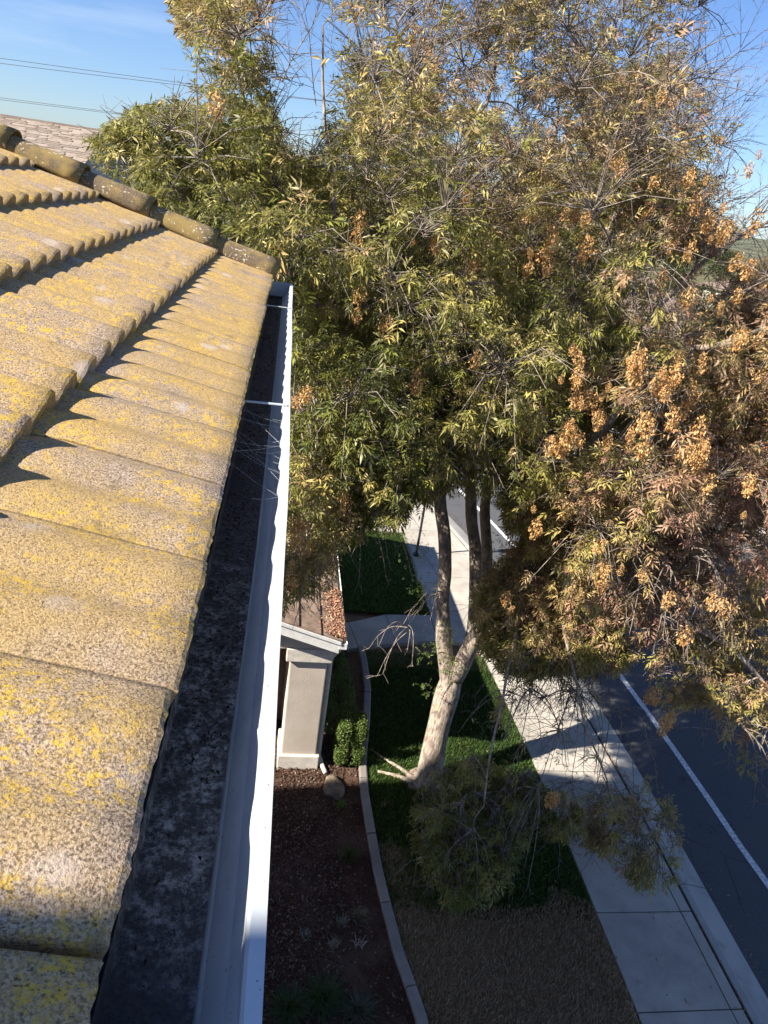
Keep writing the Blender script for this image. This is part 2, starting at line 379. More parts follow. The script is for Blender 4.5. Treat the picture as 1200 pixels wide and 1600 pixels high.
droot2 = [(exat(3)+.05, 1.6), (4.6, 1.6), (4.62, 4.6), (4.62, 5.75), (4.1, 5.9), (3.5, 5.75), (2.9, 5.85), (2.5, 6.1), (2.25, 6.9), (1.98, 6.9), (exat(6)+.05, 6), (exat(5)+.05, 5), (exat(4)+.05, 4)]
structure('bare_dry_patch', quad_sheet(droot2, -.015), MAT['dry'])
# edging
ed = empty('landscape_edging', (1.7, 6, 0), 'curving grey concrete edging strip between the bark bed and the lawn', 'edging')
acc = 0; seg = [EP[0]]; segs = []
dense = []
for a, b in zip(EP[:-1], EP[1:]):
    for k in range(10): dense.append(a.lerp(b, k/10))
cur_seg = [dense[0]]; d = 0
for a, b in zip(dense[:-1], dense[1:]):
    d += (b-a).length; cur_seg.append(b)
    if d > 1.02: segs.append(cur_seg); cur_seg = [b]; d = 0
segs.append(cur_seg)
for sg in segs:
    if len(sg) < 3: continue
    m = MB(); vs = []; fs = []; zt = .06+rnd.uniform(-.008, .008); L = len(sg)
    for i, p in enumerate(sg):
        t = (sg[min(i+1, L-1)]-sg[max(i-1, 0)]).normalized(); w = Vector((t.y, -t.x, 0))*.062
        q = p + t*(.008 if i == 0 else (-.008 if i == L-1 else 0))
        for s_, z_ in ((-1, -.1), (-1, zt-.012), (-.7, zt), (.7, zt), (1, zt-.012), (1, -.1)): vs.append(q+w*s_+Vector((0, 0, z_)))
    for i in range(L-1):
        for k in range(5): fs.append((i*6+k, i*6+k+1, i*6+6+k+1, i*6+6+k))
    fs += [tuple(range(6)), tuple(range((L-1)*6, L*6))]
    o = m.add(vs, fs).obj('edging_length', MAT['edge'], ed); o.matrix_parent_inverse = Matrix.Translation((-1.7, -6, 0))

# ------------------------------------------------------------------ the house we stand on
TP = .335; TH = math.atan(TP); CT, ST = math.cos(TH), math.sin(TH)
XE, ZE = -.0830, EYE-.500; YR = 4.30; YN = -7.0; EXPO = .325; TW = .283
house = empty('tiled_house', (-6, -1, 0), 'two storey house whose lichen covered wavy tile roof fills the left foreground', 'house')
HI = Matrix.Translation((6, 1, 0))
def hp(o): o.parent = house; o.matrix_parent_inverse = HI; return o
def wave(v, A=.042):                                 # gentle rise away from the eye, crest, steep fall on the far side of each roll
    t = (v/(TW/2)) % 1.0; k = .64 if A > .03 else .55
    h = (.5-.5*math.cos(math.pi*t/k)) if t < k else (.5+.5*math.cos(math.pi*(t-k)/(1-k)))
    return A*h**.85 - A
def tile_mesh(seed, A=.042, A1=.042):
    r = random.Random(seed); nv, nu = 30, 7; us = [0, .006, .05, .12, .19, .27, .33, .43]; L = .43; th = .043 if A > .03 else .030; m = MB(); w = TW-.0015
    top = []; bot = []
    for i in range(nu+1):
        for j in range(nv+1):
            v = -w/2+w*j/nv; u = us[i]
            e = (r.uniform(-.0013, .0013) if i == 0 else 0)
            Au = A+(A1-A)*max(0, min(1, (u-.27)/.06)); z = wave(v, Au)-u*(.033/EXPO)*1.0
            ro = -.0025 if i == 0 else 0
            top.append((u+e, v, z+ro)); bot.append((u+e*.5+.002, v, z-th))
    n = nv+1; m.v = top+bot; B = len(top)
    for i in range(nu):
        for j in range(nv):
            a = i*n+j; m.f.append((a, a+1, a+n+1, a+n)); m.f.append((B+a, B+a+n, B+a+n+1, B+a+1))
    for j in range(nv): m.f.append((j, B+j, B+j+1, j+1)); a = nu*n+j; m.f.append((a, a+1, B+a+1, B+a))
    for i in range(nu):
        a = i*n; m.f.append((a, a+n, B+a+n, B+a)); a = i*n+nv; m.f.append((a, B+a, B+a+n, a+n))
    me = m.mesh('roof_tile'); me.materials.append(MAT['tile'])
    for p in me.polygons: p.use_smooth = len(p.vertices) == 4 and abs(p.normal.z) > .45 and p.area > .00012
    return me
tms = [tile_mesh(i, .036, .036) for i in range(6)]; ems = [tile_mesh(i+20, .011, .020) for i in range(6)]
def tile_M(u, y, lift=0, rz=0):   # local x = up the slope (towards -X), y = along eave, z = normal
    M = Matrix(((-CT, 0, ST, XE-u*CT), (0, 1, 0, y), (ST, 0, CT, ZE+u*ST), (0, 0, 0, 1)))
    return M @ Matrix.Translation((0, 0, lift)) @ Matrix.Rotation(rz, 4, 'Z')
ycol = [YR-.06-TW*(k+.5) for k in range(40)]
YJ = .345                                     # one tile joint lies just below the lens, as in the photograph
shift = ((ycol[0]-TW/2-YJ) % TW); ycol = [y-shift+TW for y in ycol]; ycol = [y for y in ycol if y+TW/2 < YR+.09]
rest = MB(); hinv = HI.copy()
for c in range(26):
    u = c*EXPO
    for k, y in enumerate(ycol):
        if y < YN: continue
        near = c < 7 and y > -.6
        if near:
            o = bpy.data.objects.new('roof_tile', (ems if c == 0 else tms)[rnd.randrange(6)]); COL.objects.link(o); o.parent = house
            o.matrix_world = tile_M(u+rnd.uniform(-.004, .004), y, .001*rnd.uniform(-1, 1), rnd.uniform(-.004, .004)); o.matrix_parent_inverse = HI
            o.matrix_basis = tile_M(u+rnd.uniform(-.004, .004), y-(.007 if c == 0 and y < YJ else 0), rnd.uniform(-.0015, .0015)-(.004 if c == 0 and y < YJ else 0), rnd.uniform(-.003, .003))
        else:
            M = tile_M(u, y); n = 8; vs = []
            for uu, dz in ((0, -.034), (0, 0), (EXPO+.02, -.035)):
                for j in range(n+1):
                    v = -TW/2+TW*j/n; vs.append(M @ Vector((uu, v, wave(v)+dz)))
            rest.add(vs, [(i*(n+1)+j, i*(n+1)+j+1, (i+1)*(n+1)+j+1, (i+1)*(n+1)+j) for i in range(2) for j in range(n)])
o = rest.obj('roof', MAT['tile']); hp(o); o['kind'] = 'stuff'
RW = 26*EXPO*CT; XR = XE-RW; ZR = ZE+RW*TP
# sheathing + back slope + gable
m = MB(); dz = -.085
m.add([(XE-.06, YN, ZE-.10), (XE-.06, YR-.03, ZE-.10), (XR, YR-.03, ZR-.10), (XR, YN, ZR-.10), (XR-RW, YN, ZE-.10), (XR-RW, YR-.03, ZE-.10)], [(0, 1, 2, 3), (3, 2, 5, 4)])
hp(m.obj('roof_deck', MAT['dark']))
m = MB().add([(XR, YN, ZR+.01), (XR, YR, ZR+.01), (XR-RW, YR, ZE+.01), (XR-RW, YN, ZE+.01)], [(0, 1, 2, 3)]); hp(m.obj('back_slope', MAT['tile']))
XW = -.62; YW = YR-.42
m = MB(); gz = ZE-.16+(XE-XW)*TP
prof = [(XW, -.1), (XW, gz), (XR, ZR-.2), (2*XR-XW, gz), (2*XR-XW, -.1)]
n = 5; vs = [(x, YN+.3, z) for x, z in prof]+[(x, YW, z) for x, z in prof]
m.add(vs, [tuple(range(5)), tuple(range(5, 10))[::-1]]+[(i, 5+i, 5+(i+1) % 5, (i+1) % 5) for i in range(5)])
hp(m.obj('wall', MAT['stucco']))
hp(MB().box((XE-.085, YN, ZE-.23), (XE-.055, YR-.02, ZE-.075)).obj('fascia', MAT['white']))
hp(MB().box((XW, YN+.3, ZE-.24), (XE-.05, YR-.06, ZE-.225)).obj('soffit', MAT['stucco']))
# rake board + trim tiles
m = MB()
for k in range(1):
    a = Vector((XE-.02, 0, ZE-.06)); b = Vector((XR, 0, ZR-.06))
    m.add([(a.x, YR+.02, a.z), (b.x, YR+.02, b.z), (b.x, YR+.02, b.z-.2), (a.x, YR+.02, a.z-.2), (a.x, YR+.05, a.z), (b.x, YR+.05, b.z), (b.x, YR+.05, b.z-.2), (a.x, YR+.05, a.z-.2)], [(0, 1, 2, 3), (4, 7, 6, 5), (0, 4, 5, 1), (3, 2, 6, 7), (0, 3, 7, 4), (1, 5, 6, 2)])
hp(m.obj('rake_board', MAT['white']))
def trim_mesh(seed, closed=False):
    r = random.Random(seed); m = MB(); nl, na = 6, 14; L = .45
    vs = []; fs = []
    for s_, off in ((0, 0), (1, -.016)):
        for i in range(nl+1):
            for j in range(na+1):
                a = math.radians(-12+204*j/na); rr = (.118-.030*i/nl)+off
                vs.append((L*i/nl+(r.uniform(-.003, .003) if i == 0 else 0), math.cos(a)*rr*1.0, math.sin(a)*rr*.72-.0))
    n = na+1; B = (nl+1)*n
    for i in range(nl):
        for j in range(na):
            a = i*n+j; fs.append((a, a+n, a+n+1, a+1)); fs.append((B+a, B+a+1, B+a+n+1, B+a+n))
    for j in range(na): fs.append((j, j+1, B+j+1, B+j))
    if closed: fs.append(tuple(B+j for j in range(n)))
    for i in range(nl): fs.append((i*n, B+i*n, B+i*n+n, i*n+n)); fs.append((i*n+na, i*n+na+n, B+i*n+na+n, B+i*n+na))
    m.add(vs, fs); me = m.mesh('rake_tile', smooth=True); me.materials.append(MAT['trim']); return me
rms = [trim_mesh(i) for i in range(3)]; rend = trim_mesh(9, True)
for k in range(18):
    u = -.015+k*.365; lf = .0+rnd.uniform(-.004, .004)
    o = bpy.data.objects.new('rake_tile', rend if k == 0 else rms[k % 3]); COL.objects.link(o); o.parent = house; o.matrix_parent_inverse = HI
    o.matrix_basis = tile_M(u, YR+.02+rnd.uniform(-.006, .006), -.005+lf, rnd.uniform(-.012, .012)) @ Matrix.Rotation(math.radians(2.2), 4, 'Y')
# gutter
GL = [(-1.5, .020), (.32, .021), (.67, .025), (.86, .028), (1.2, .031), (2.5, .030), (YR+.03, .026)]
def lipx(y):
    for a, b in zip(GL[:-1], GL[1:]):
        if a[0] <= y <= b[0]: return a[1]+(b[1]-a[1])*(y-a[0])/(b[0]-a[0])
    return GL[0][1] if y < GL[0][0] else GL[-1][1]
ZL = EYE-.552; YG = YR+.04
yg = [YN]+list(np.arange(-1.5, YG, .1))+[YG]
gprof = [(-.128, -.055), (-.128, -.088), (-.056, -.088), (-.048, -.082), (-.028, -.052), (-.018, -.030), (-.016, -.004), (-.013, 0), (0, 0), (0, -.012), (0, -.034), (-.014, -.038), (-.022, -.060), (-.042, -.092), (-.055, -.0915)]
m = MB(); n = 13; pr = gprof
vs = []; fs = []
floor = MB()
inner = gprof[:8]; outer = gprof[8:]
allp = gprof+[(-.131, -.0915), (-.131, -.055)]
N = len(allp)
for i, y in enumerate(yg):
    X = lipx(y); wob = .0012*math.sin(y*5.1)
    for (x, z) in allp: vs.append((X+x+(wob if x > -.1 else 0), y, ZL+z))
for i in range(len(yg)-1):
    for k in range(N-1): fs.append((i*N+k, i*N+k+1, (i+1)*N+k+1, (i+1)*N+k))
m.add(vs, fs); gut = m.obj('gutter', MAT['gutter'])
hp(gut)
m = MB().box((lipx(YG)-.131, YG, ZL-.092), (lipx(YG), YG+.003, ZL+.0)); o = m.obj('end_cap', MAT['gutter'], gut)
vs = []; fs = []
for i, y in enumerate(yg):
    X = lipx(y)
    for x in (-.1265, -.125, -.10, -.075, -.060, -.052): vs.append((X+x, y, ZL-.081+.004*mnoise.noise((x*30, y*4, 1))+(.028 if x < -.126 else 0)))
for i in range(len(yg)-1):
    for k in range(5): fs.append((i*6+k, i*6+k+1, i*6+6+k+1, i*6+6+k))
o = MB().add(vs, fs).obj('gutter_dirt', MAT['gfloor']); tag(o, kind='stuff')
o['label'] = 'black crusted dirt and chalky residue along the bottom of the roof gutter'; o['category'] = 'dirt'
for y in (1.86, 3.45, -.4):
    m = MB(); X = lipx(y); m.box((XE-.03, y-.006, ZL+.001), (X-.008, y+.006, ZL+.0035)); o = m.obj('hanger_strap', MAT['gutter'], gut)
# grit, dry leaves, stones in the gutter
n = 2600; P = np.stack([rng.uniform(-.122, -.058, n), rng.uniform(.35, YG-.03, n)**1.0, np.zeros(n)], 1)
P[:, 0] += [lipx(y) for y in P[:, 1]]; P[:, 2] = ZL-.079+rng.uniform(0, .004, n)
keep = rng.random(n) < np.where(P[:, 1] < .62, .12, 1); P = P[keep]; n = len(P)
o = link('gutter_litter', chip_mesh('gutter_litter', P, .007, pick([(.03, .022, .016), (.06, .045, .03), (.015, .012, .01), (.10, .085, .06)], n), .6), MAT['litter']); tag(o, 'dark grit and crumbled dry leaves lying in the gutter', 'litter', kind='stuff')
# cobweb strands
m = MB()
for k in range(16):
    y = 1.55+rnd.gauss(0, .18); X = lipx(y); a = Vector((XE-.005, y+rnd.gauss(0, .06), ZE-.02-rnd.random()*.02)); b = Vector((X-.014, y+rnd.gauss(0, .10), ZL-rnd.random()*.03))
    if k % 3 == 0: a = a.lerp(b, rnd.uniform(.3, .6)); a.z -= .02
    m.tube([a, a.lerp(b, .5)-Vector((0, 0, .004)), b], .00016, 3, False)
tag(m.obj('cobweb', MAT['web']), 'torn cobweb strands spanning the gutter between the tile edge and the metal lip', 'cobweb')
# unseen chimney shape, added behind the viewer to shade the bottom left corner
ch = MB(); cx0, cx1, cy0, cy1, ct = -3.3, -2.15, -1.34, -.585, EYE+1.70
hp(MB().box((cx0, cy0, ZE), (cx1, cy1, ct)).obj('shade_caster', MAT['stucco']))
hp(MB().box((cx0-.06, cy0-.06, ct), (cx1+.06, cy1+.06, ct+.1)).obj('shade_caster_cap', MAT['cap']))

# ------------------------------------------------------------------ porch wing below
pz = lambda x: 2.50+(1.16-x)*.33            # its roof plane
porch = empty('porch', (-1, 9, 0), 'single storey stucco entrance porch with thick column and tiled gable roof below the gutter', 'porch')
PI_ = Matrix.Translation((1, -9, 0))
def pp(o): o.parent = porch; o.matrix_parent_inverse = PI_; return o
PY0, PY1 = 8.12, 15.2; PXR = -3.4
colx0, colx1, coly0, coly1 = .44, .98, 8.38, 8.90
c = pp(MB().box((colx0, coly0, 0), (colx1, coly1, 2.02)).obj('column', MAT['stucco'], bevel=.02))
MB().box((colx0-.06, coly0-.06, 2.0), (colx1+.06, coly1+.05, 2.22)).obj('capital', MAT['cap'], c, bevel=.015)
MB().box((colx0-.045, coly0-.045, -.05), (colx1+.045, coly1+.045, .24)).obj('plinth', MAT['cap'], c, bevel=.015)
c2 = pp(MB().box((colx0-.02-.0, 9.4, 0), (colx1-.15, 15, 2.2)).obj('wing_wall', MAT['stucco']))
m = MB(); m.add([(.98, PY0+.24, 2.2), (PXR, PY0+.24, 2.2), (PXR, PY0+.24, pz(PXR)-.12), (.98, PY0+.24, pz(.98)-.12), (.98, PY0+.50, 2.2), (PXR, PY0+.50, 2.2), (PXR, PY0+.50, pz(PXR)-.12), (.98, PY0+.50, pz(.98)-.12)], [(0, 1, 2, 3), (4, 7, 6, 5), (0, 4, 5, 1), (0, 3, 7, 4), (1, 5, 6, 2), (3, 2, 6, 7)])
pp(m.obj('gable_wall', MAT['stucco']))
pp(MB().box((.72, PY0+.5, 2.0), (.98, 15, 2.44)).obj('beam', MAT['stucco']))
def slope_bar(x0, x1, y0, y1, d0, d1):
    m = MB(); vs = []
    for x in (x0, x1):
        for y in (y0, y1): vs += [(x, y, pz(x)+d0), (x, y, pz(x)+d1)]
    return m.add(vs, [(0, 1, 3, 2), (4, 6, 7, 5), (0, 4, 5, 1), (2, 3, 7, 6), (0, 2, 6, 4), (1, 5, 7, 3)])
pp(slope_bar(1.08, PXR, PY0, PY0+.035, -.20, -.02).obj('fascia_board', MAT['white']))
pp(slope_bar(1.10, PXR, PY0-.02, PY0+.0, -.045, -.0).obj('drip_edge', MAT['white']))
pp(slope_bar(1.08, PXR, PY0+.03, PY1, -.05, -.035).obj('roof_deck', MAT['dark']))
pp(MB().box((1.04, PY0+.03, 2.34), (1.08, PY1, 2.475)).obj('eave_board', MAT['white']))
# porch gutter
m = MB(); m.extr([(1.08, 2.49), (1.08, 2.40), (1.15, 2.40), (1.185, 2.43), (1.19, 2.50), (1.18, 2.50), (1.172, 2.435), (1.145, 2.41), (1.09, 2.41), (1.09, 2.49)], PY0+.0, PY1)
pg = pp(m.obj('eave_gutter', MAT['white'])); MB().box((1.08, PY0-.004, 2.40), (1.187, PY0, 2.49)).obj('end_cap', MAT['white'], pg)
# flat tiles on the porch roof
tmesh = {}
for (nm, L, Wd) in (('roof_tile', .40, .315),):
    m = MB(); m.box((0, 0, -.022), (L, Wd-.014, 0)); tmesh = m.mesh('roof_tile', bevel=.003); tmesh.materials.append(MAT['tile2'])
pt = math.atan(.33)
for c_ in range(5):
    for k in range(22):
        x = 1.13-c_*.33*math.cos(pt); yk = PY0+.04+k*.315-(.157 if c_ % 2 else 0)
        if yk < PY0-.02: yk = PY0+.02
        o = bpy.data.objects.new('roof_tile', tmesh); COL.objects.link(o); o.parent = porch; o.matrix_parent_inverse = PI_
        ct_, st_ = math.cos(pt), math.sin(pt)
        o.matrix_basis = Matrix(((-ct_, 0, st_, x), (0, 1, 0, yk), (st_, 0, ct_, pz(x)+.012+rnd.uniform(0, .003)), (0, 0, 0, 1))) @ Matrix.Rotation(math.radians(3.2), 4, 'Y')
o = pp(slope_bar(-.4, PXR, PY0+.02, PY1, -.03, .01).obj('upper_roof', MAT['tile2']))
n = 1500; P = np.stack([1.14-np.abs(rng.normal(0, .13, n)), PY0+.06+rng.random(n)**1.6*1.3, np.zeros(n)], 1); P[:, 0] = np.minimum(P[:, 0]+.02, 1.17); P[:, 2] = pz(0)+(-P[:, 0])*.33+.03+rng.uniform(0, .025, n)
o = link('porch_leaf_litter', chip_mesh('porch_leaf_litter', P, .045, pick([(.42, .20, .13), (.50, .29, .18), (.30, .12, .08), (.45, .33, .20)], n), .6), MAT['litter']); tag(o, 'reddish dry leaves heaped along the corner of the porch roof', 'leaf litter', kind='stuff')
# downspout
m = MB(); dx = 1.04; pth = [(1.13, 8.42, 2.41), (1.13, 8.42, 2.25), (1.12, 8.44, 2.16), (1.04, 8.52, 1.98), (1.035, 8.55, 1.88), (1.035, 8.55, .22), (1.04, 8.52, .10), (1.10, 8.34, .04), (1.14, 8.22, .03)]
pp(m.tube(pth, .036, 10).obj('downspout', MAT['cap'], smooth=True))
pp(MB().box((-.05, 9.36, .05), (.43, 9.40, 2.0)).obj('entry_door', MAT['door']))
pp(MB().box((-3.4, 8.9, 0), (-.06, 15, 2.2)).obj('side_wall', MAT['stucco']))

# ------------------------------------------------------------------ shrubs, rock, weeds
def leafball(name, boxes, n, size, pal, mat='farleaf', fill=.5, jag=.04):
    """leaf-sized faces on and inside box/ellipsoid volumes; boxes = (centre, half size, squareness)"""
    vol = [b[1][0]*b[1][1]+b[1][1]*b[1][2]+b[1][0]*b[1][2] for b in boxes]; t = sum(vol); Ps = []
    for b, v in zip(boxes, vol):
        k = int(n*v/t); d = rng.normal(size=(k, 3)); d /= np.linalg.norm(d, axis=1)[:, None]
        q = b[2]; d = np.sign(d)*np.abs(d)**(1/q) if q != 1 else d
        d /= (np.abs(d)**(2*q)).sum(1)[:, None]**(1/(2*q)) if q != 1 else 1
        r = np.where(rng.random(k) < fill, 1+rng.normal(0, jag, k), rng.random(k)**.5)[:, None]
        Ps.append(np.array(b[0])+d*r*np.array(b[1]))
    P = np.concatenate(Ps); n = len(P)
    d = rng.normal(size=(n, 3)); d /= np.linalg.norm(d, axis=1)[:, None]; s = np.cross(d, rng.normal(size=(n, 3))); s /= np.linalg.norm(s, axis=1)[:, None]
    L = (size*rng.uniform(.6, 1.3, n))[:, None]
    V = np.stack([P-d*L/2, P+s*L*.3, P+d*L/2, P-s*L*.3], 1).reshape(-1, 3); Q = np.arange(n*4).reshape(n, 4)
    return mesh_np(name, V, Q, np.repeat(pick(pal, n, .3), 4, 0))
GP = [(.075, .12, .02), (.10, .16, .03), (.05, .09, .02), (.14, .17, .04)]
hedge_lab = ['clipped sunlit green shrub beside the column, nearest of the hedge row', 'shaded clipped shrub just behind the sunlit one along the porch', 'shaded shrub in the middle of the hedge row beside the porch', 'shaded shrub at the far end of the hedge row near the front walk']
for i, (x, y, hx, hy, h) in enumerate([(1.50, 8.54, .23, .20, .80), (1.38, 9.35, .26, .36, .55), (1.34, 10.2, .26, .34, .50), (1.30, 10.85, .24, .28, .45)]):
    r = empty('hedge_shrub', (x, y, 0), hedge_lab[i], 'shrub', 'clipped shrubs in a row beside the porch')
    me = leafball('foliage', [((0, 0, h/2+.04), (hx, hy, h/2), 2.6)], 11000 if i == 0 else 5200, .032, GP, fill=.5); link('foliage', me, MAT['farleaf'], r)['kind'] = 'stuff'
    m = MB()
    for k in range(5): a = k*1.3; m.tube([(0, 0, 0), (.05*math.cos(a), .05*math.sin(a), .15), (.12*math.cos(a), .12*math.sin(a), .35)], [.012, .009, .005], 5)
    m.obj('stem', MAT['twig'], r)
bm = bmesh.new(); bmesh.ops.create_icosphere(bm, subdivisions=3, radius=1)
for v in bm.verts:
    k = 1+.35*mnoise.noise(v.co*1.3+Vector((3, 1, 2)))+.10*mnoise.noise(v.co*4); v.co = Vector((v.co.x*.14*k, v.co.y*.22*k, v.co.z*.085*k))
me = bpy.data.meshes.new('boulder'); bm.to_mesh(me); bm.free()
for p in me.polygons: p.use_smooth = True
rk = atZ(521, 1228, 0); o = link('boulder', me, MAT['rock'], None, (rk.x, rk.y-.08, .05)); tag(o, 'rounded tan boulder at the foot of the downspout', 'rock')
def tuft(name, x, y, n, h, pal, label, spread=.5, flat=.5, wid=.006):
    P0 = np.stack([rng.normal(0, .03, n), rng.normal(0, .03, n), np.zeros(n)], 1); a = rng.uniform(0, 2*math.pi, n); s = rng.random(n)**.6*spread
    T = P0+np.stack([np.cos(a)*s*h*1.6, np.sin(a)*s*h*1.6, h*(1-flat*s)*rng.uniform(.6, 1, n)], 1)
    w = np.stack([-np.sin(a), np.cos(a), a*0], 1)*wid; Mid = (P0+T)/2+[0, 0, h*.12]
    V = np.stack([P0-w, P0+w, Mid+w*.9, Mid-w*.9, T], 1).reshape(-1, 3); Q = np.arange(n*5).reshape(n, 5)
    Fc = np.concatenate([Q[:, [0, 1, 2]], Q[:, [0, 2, 3]], Q[:, [3, 2, 4]]])
    o = link(name, mesh_np(name, V, Fc, np.repeat(pick(pal, n, .25), 5, 0)), MAT['grass'], None, (x, y, -.01)); tag(o, label, 'plant', 'weeds in the bark bed'); return o
for (p, n, h, pal, lab) in [((534, 1258), 60, .12, [(.14, .20, .03)], 'small yellow green weed sprouting behind the boulder'), ((545, 1340), 160, .22, [(.035, .06, .02), (.05, .08, .02)], 'dark green grassy weed in the bark bed below the sunlit strip'),
        ((562, 1435), 110, .18, [(.22, .18, .12), (.16, .13, .08)], 'round tan dry weed against the concrete edging'), ((535, 1442), 60, .10, [(.26, .23, .19)], 'pale dry weed left of the round tan one'),
        ((478, 1462), 40, .09, [(.28, .25, .21)], 'pale straw tuft nearest the gutter edge'), ((520, 1478), 60, .12, [(.30, .27, .23), (.2, .18, .15)], 'pale branching dead weed in the middle of the bark bed'), ((560, 1475), 24, .12, [(.5, .46, .42)], 'tiny whitish dead sprig beside the edging'),
        ((505, 1560), 380, .20, [(.03, .06, .025), (.05, .09, .03)], 'low dark green creeping plant at the bottom of the bark bed'), ((450, 1575), 300, .20, [(.03, .055, .025), (.05, .085, .03)], 'low dark green creeping plant touching the gutter edge'), ((560, 1580), 260, .18, [(.035, .06, .03), (.12, .11, .09)], 'sparse grey green creeping plant near the bottom of the edging')]:
    q = atZ(*p, 0); tuft('weed', q.x, q.y, n, h, pal, lab, 1.0 if n > 200 else .6, .6, .007 if n > 200 else .0035)
# exposed roots by the trunk
m = MB()
for pts in ([(655, 1222), (625, 1200), (600, 1185), (578, 1170)], [(650, 1225), (620, 1212), (590, 1205)], [(690, 1220), (715, 1240), (735, 1248)]):
    m.tube([atZ(*p, .01) for p in pts], [.06, .03, .02, .012][:len(pts)], 7)
roots = m
# mulch chips, grass blades, fallen leaves
n = 26000; y = rng.uniform(2.6, 11.3, n); x = rng.uniform(.05, 1, n)*np.array([exat(q)-.07 for q in y]); P = np.stack([x, y, rng.uniform(-.012, .016, n)], 1)
sel = np.array([mnoise.noise((a*.9, b*.6, 5)) for a, b in zip(x, y)]); keep = (sel > -.25) | (rng.random(n) < .25); P = P[keep]; n = len(P)
o = link('bark_chips', chip_mesh('bark_chips', P, .045, pick([(.075, .042, .030), (.11, .06, .042), (.04, .024, .018), (.14, .085, .06), (.2, .15, .115), (.10, .075, .05)], n, .3), .45), MAT['litter']); tag(o, 'reddish brown bark chips covering the planting bed', 'bark chips', kind='stuff')
def blades(name, n, region, h, pal, label, cat, wid=.004, zb=-.015):
    x, y = region(n); n = len(x); P = np.stack([x, y, np.full(n, zb)], 1); a = rng.uniform(0, 2*math.pi, n); hh = h*rng.uniform(.5, 1.2, n)
    w = np.stack([-np.sin(a), np.cos(a), a*0], 1)*wid; T = P+np.stack([np.cos(a)*hh*.6, np.sin(a)*hh*.6, hh], 1); Mi = P+np.stack([np.cos(a)*hh*.2, np.sin(a)*hh*.2, hh*.6], 1)
    V = np.stack([P-w, P+w, Mi+w*.8, T, Mi-w*.8], 1).reshape(-1, 3); Q = np.arange(n*5).reshape(n, 5); Fc = np.concatenate([Q[:, [0, 1, 2]], Q[:, [0, 2, 4]], Q[:, [4, 2, 3]]])
    o = link(name, mesh_np(name, V, Fc, np.repeat(pick(pal, n, .3), 5, 0)), MAT['grass']); tag(o, label, cat, kind='stuff'); return o
def dryness(x, y):
    base = np.clip((6.15-y)/.45, 0, 1); base = np.maximum(base, np.clip((2.35-x)/.35, 0, 1)*np.clip((8.2-y)/.5, 0, 1)*.42)
    return base+np.array([.45*mnoise.noise((a*1.3, b*1.3, 2))+.25*mnoise.noise((a*4, b*4, 7)) for a, b in zip(x, y)])
def reg_green(n):
    y = rng.uniform(3.0, 11.45, n); x0 = np.array([exat(q)+.08 for q in y]); x1 = np.array([lawn_edge(q)-.01 for q in y]); x = x0+(x1-x0)*rng.random(n)
    k = dryness(x, y) < .5; return x[k], y[k]
def reg_dry(n):
    y = rng.uniform(3.0, 8.4, n); x0 = np.array([exat(q)+.08 for q in y]); x1 = np.array([lawn_edge(q)-.01 for q in y]); x = x0+(x1-x0)*rng.random(n)
    k = dryness(x, y) > .35; return x[k], y[k]
blades('grass', 95000, reg_green, .055, [(.03, .075, .012), (.055, .115, .015), (.085, .14, .025), (.022, .055, .010)], 'green lawn grass around the foot of the tree', 'grass', .0045)
blades('dry_grass', 95000, reg_dry, .055, [(.48, .32, .19), (.36, .24, .14), (.58, .43, .28), (.24, .15, .09)], 'short dead brown grass beside the sidewalk', 'grass', .003)
blades('grass', 26000, lambda n: (rng.uniform(-.3, 3.6, n), rng.uniform(12.9, 16.9, n)), .06, [(.05, .10, .015), (.075, .14, .02), (.10, .16, .03)], 'green lawn grass beyond the curved front walk', 'grass', .006)
n = 700; y = rng.uniform(3, 22, n); x = rng.uniform(1.9, 7.0, n)+np.array([cur(q) for q in y]); P = np.stack([x, y, np.full(n, .02)], 1); P[x > 6.0+np.array([cur(q) for q in y]), 2] = -.07
o = link('fallen_leaves', chip_mesh('fallen_leaves', P, .055, pick([(.30, .20, .10), (.42, .30, .16), (.22, .12, .07), (.3, .28, .12)], n), .25, 3), MAT['litter']); tag(o, 'scattered fallen leaves on the lawn and sidewalk', 'leaf litter', kind='stuff')

n = 1500; y = rng.uniform(2, 24, n); x = np.array([kx(q) for q in y])+.02+np.abs(rng.normal(0, .10, n)); P = np.stack([x, y, np.full(n, -.09)], 1); j = rng.random(n) < .45
P[j, 0] = np.array([wr(q) for q in y[j]])+.02+rng.normal(0, .025, j.sum()); P[j, 2] = .0
o = link('kerb_litter', chip_mesh('kerb_litter', P, .035, pick([(.16, .11, .07), (.25, .17, .10), (.10, .07, .05), (.3, .22, .13)], n), .35, 2.5), MAT['litter']); tag(o, 'dead leaves and grit collected along the kerb joint', 'leaf litter', kind='stuff')

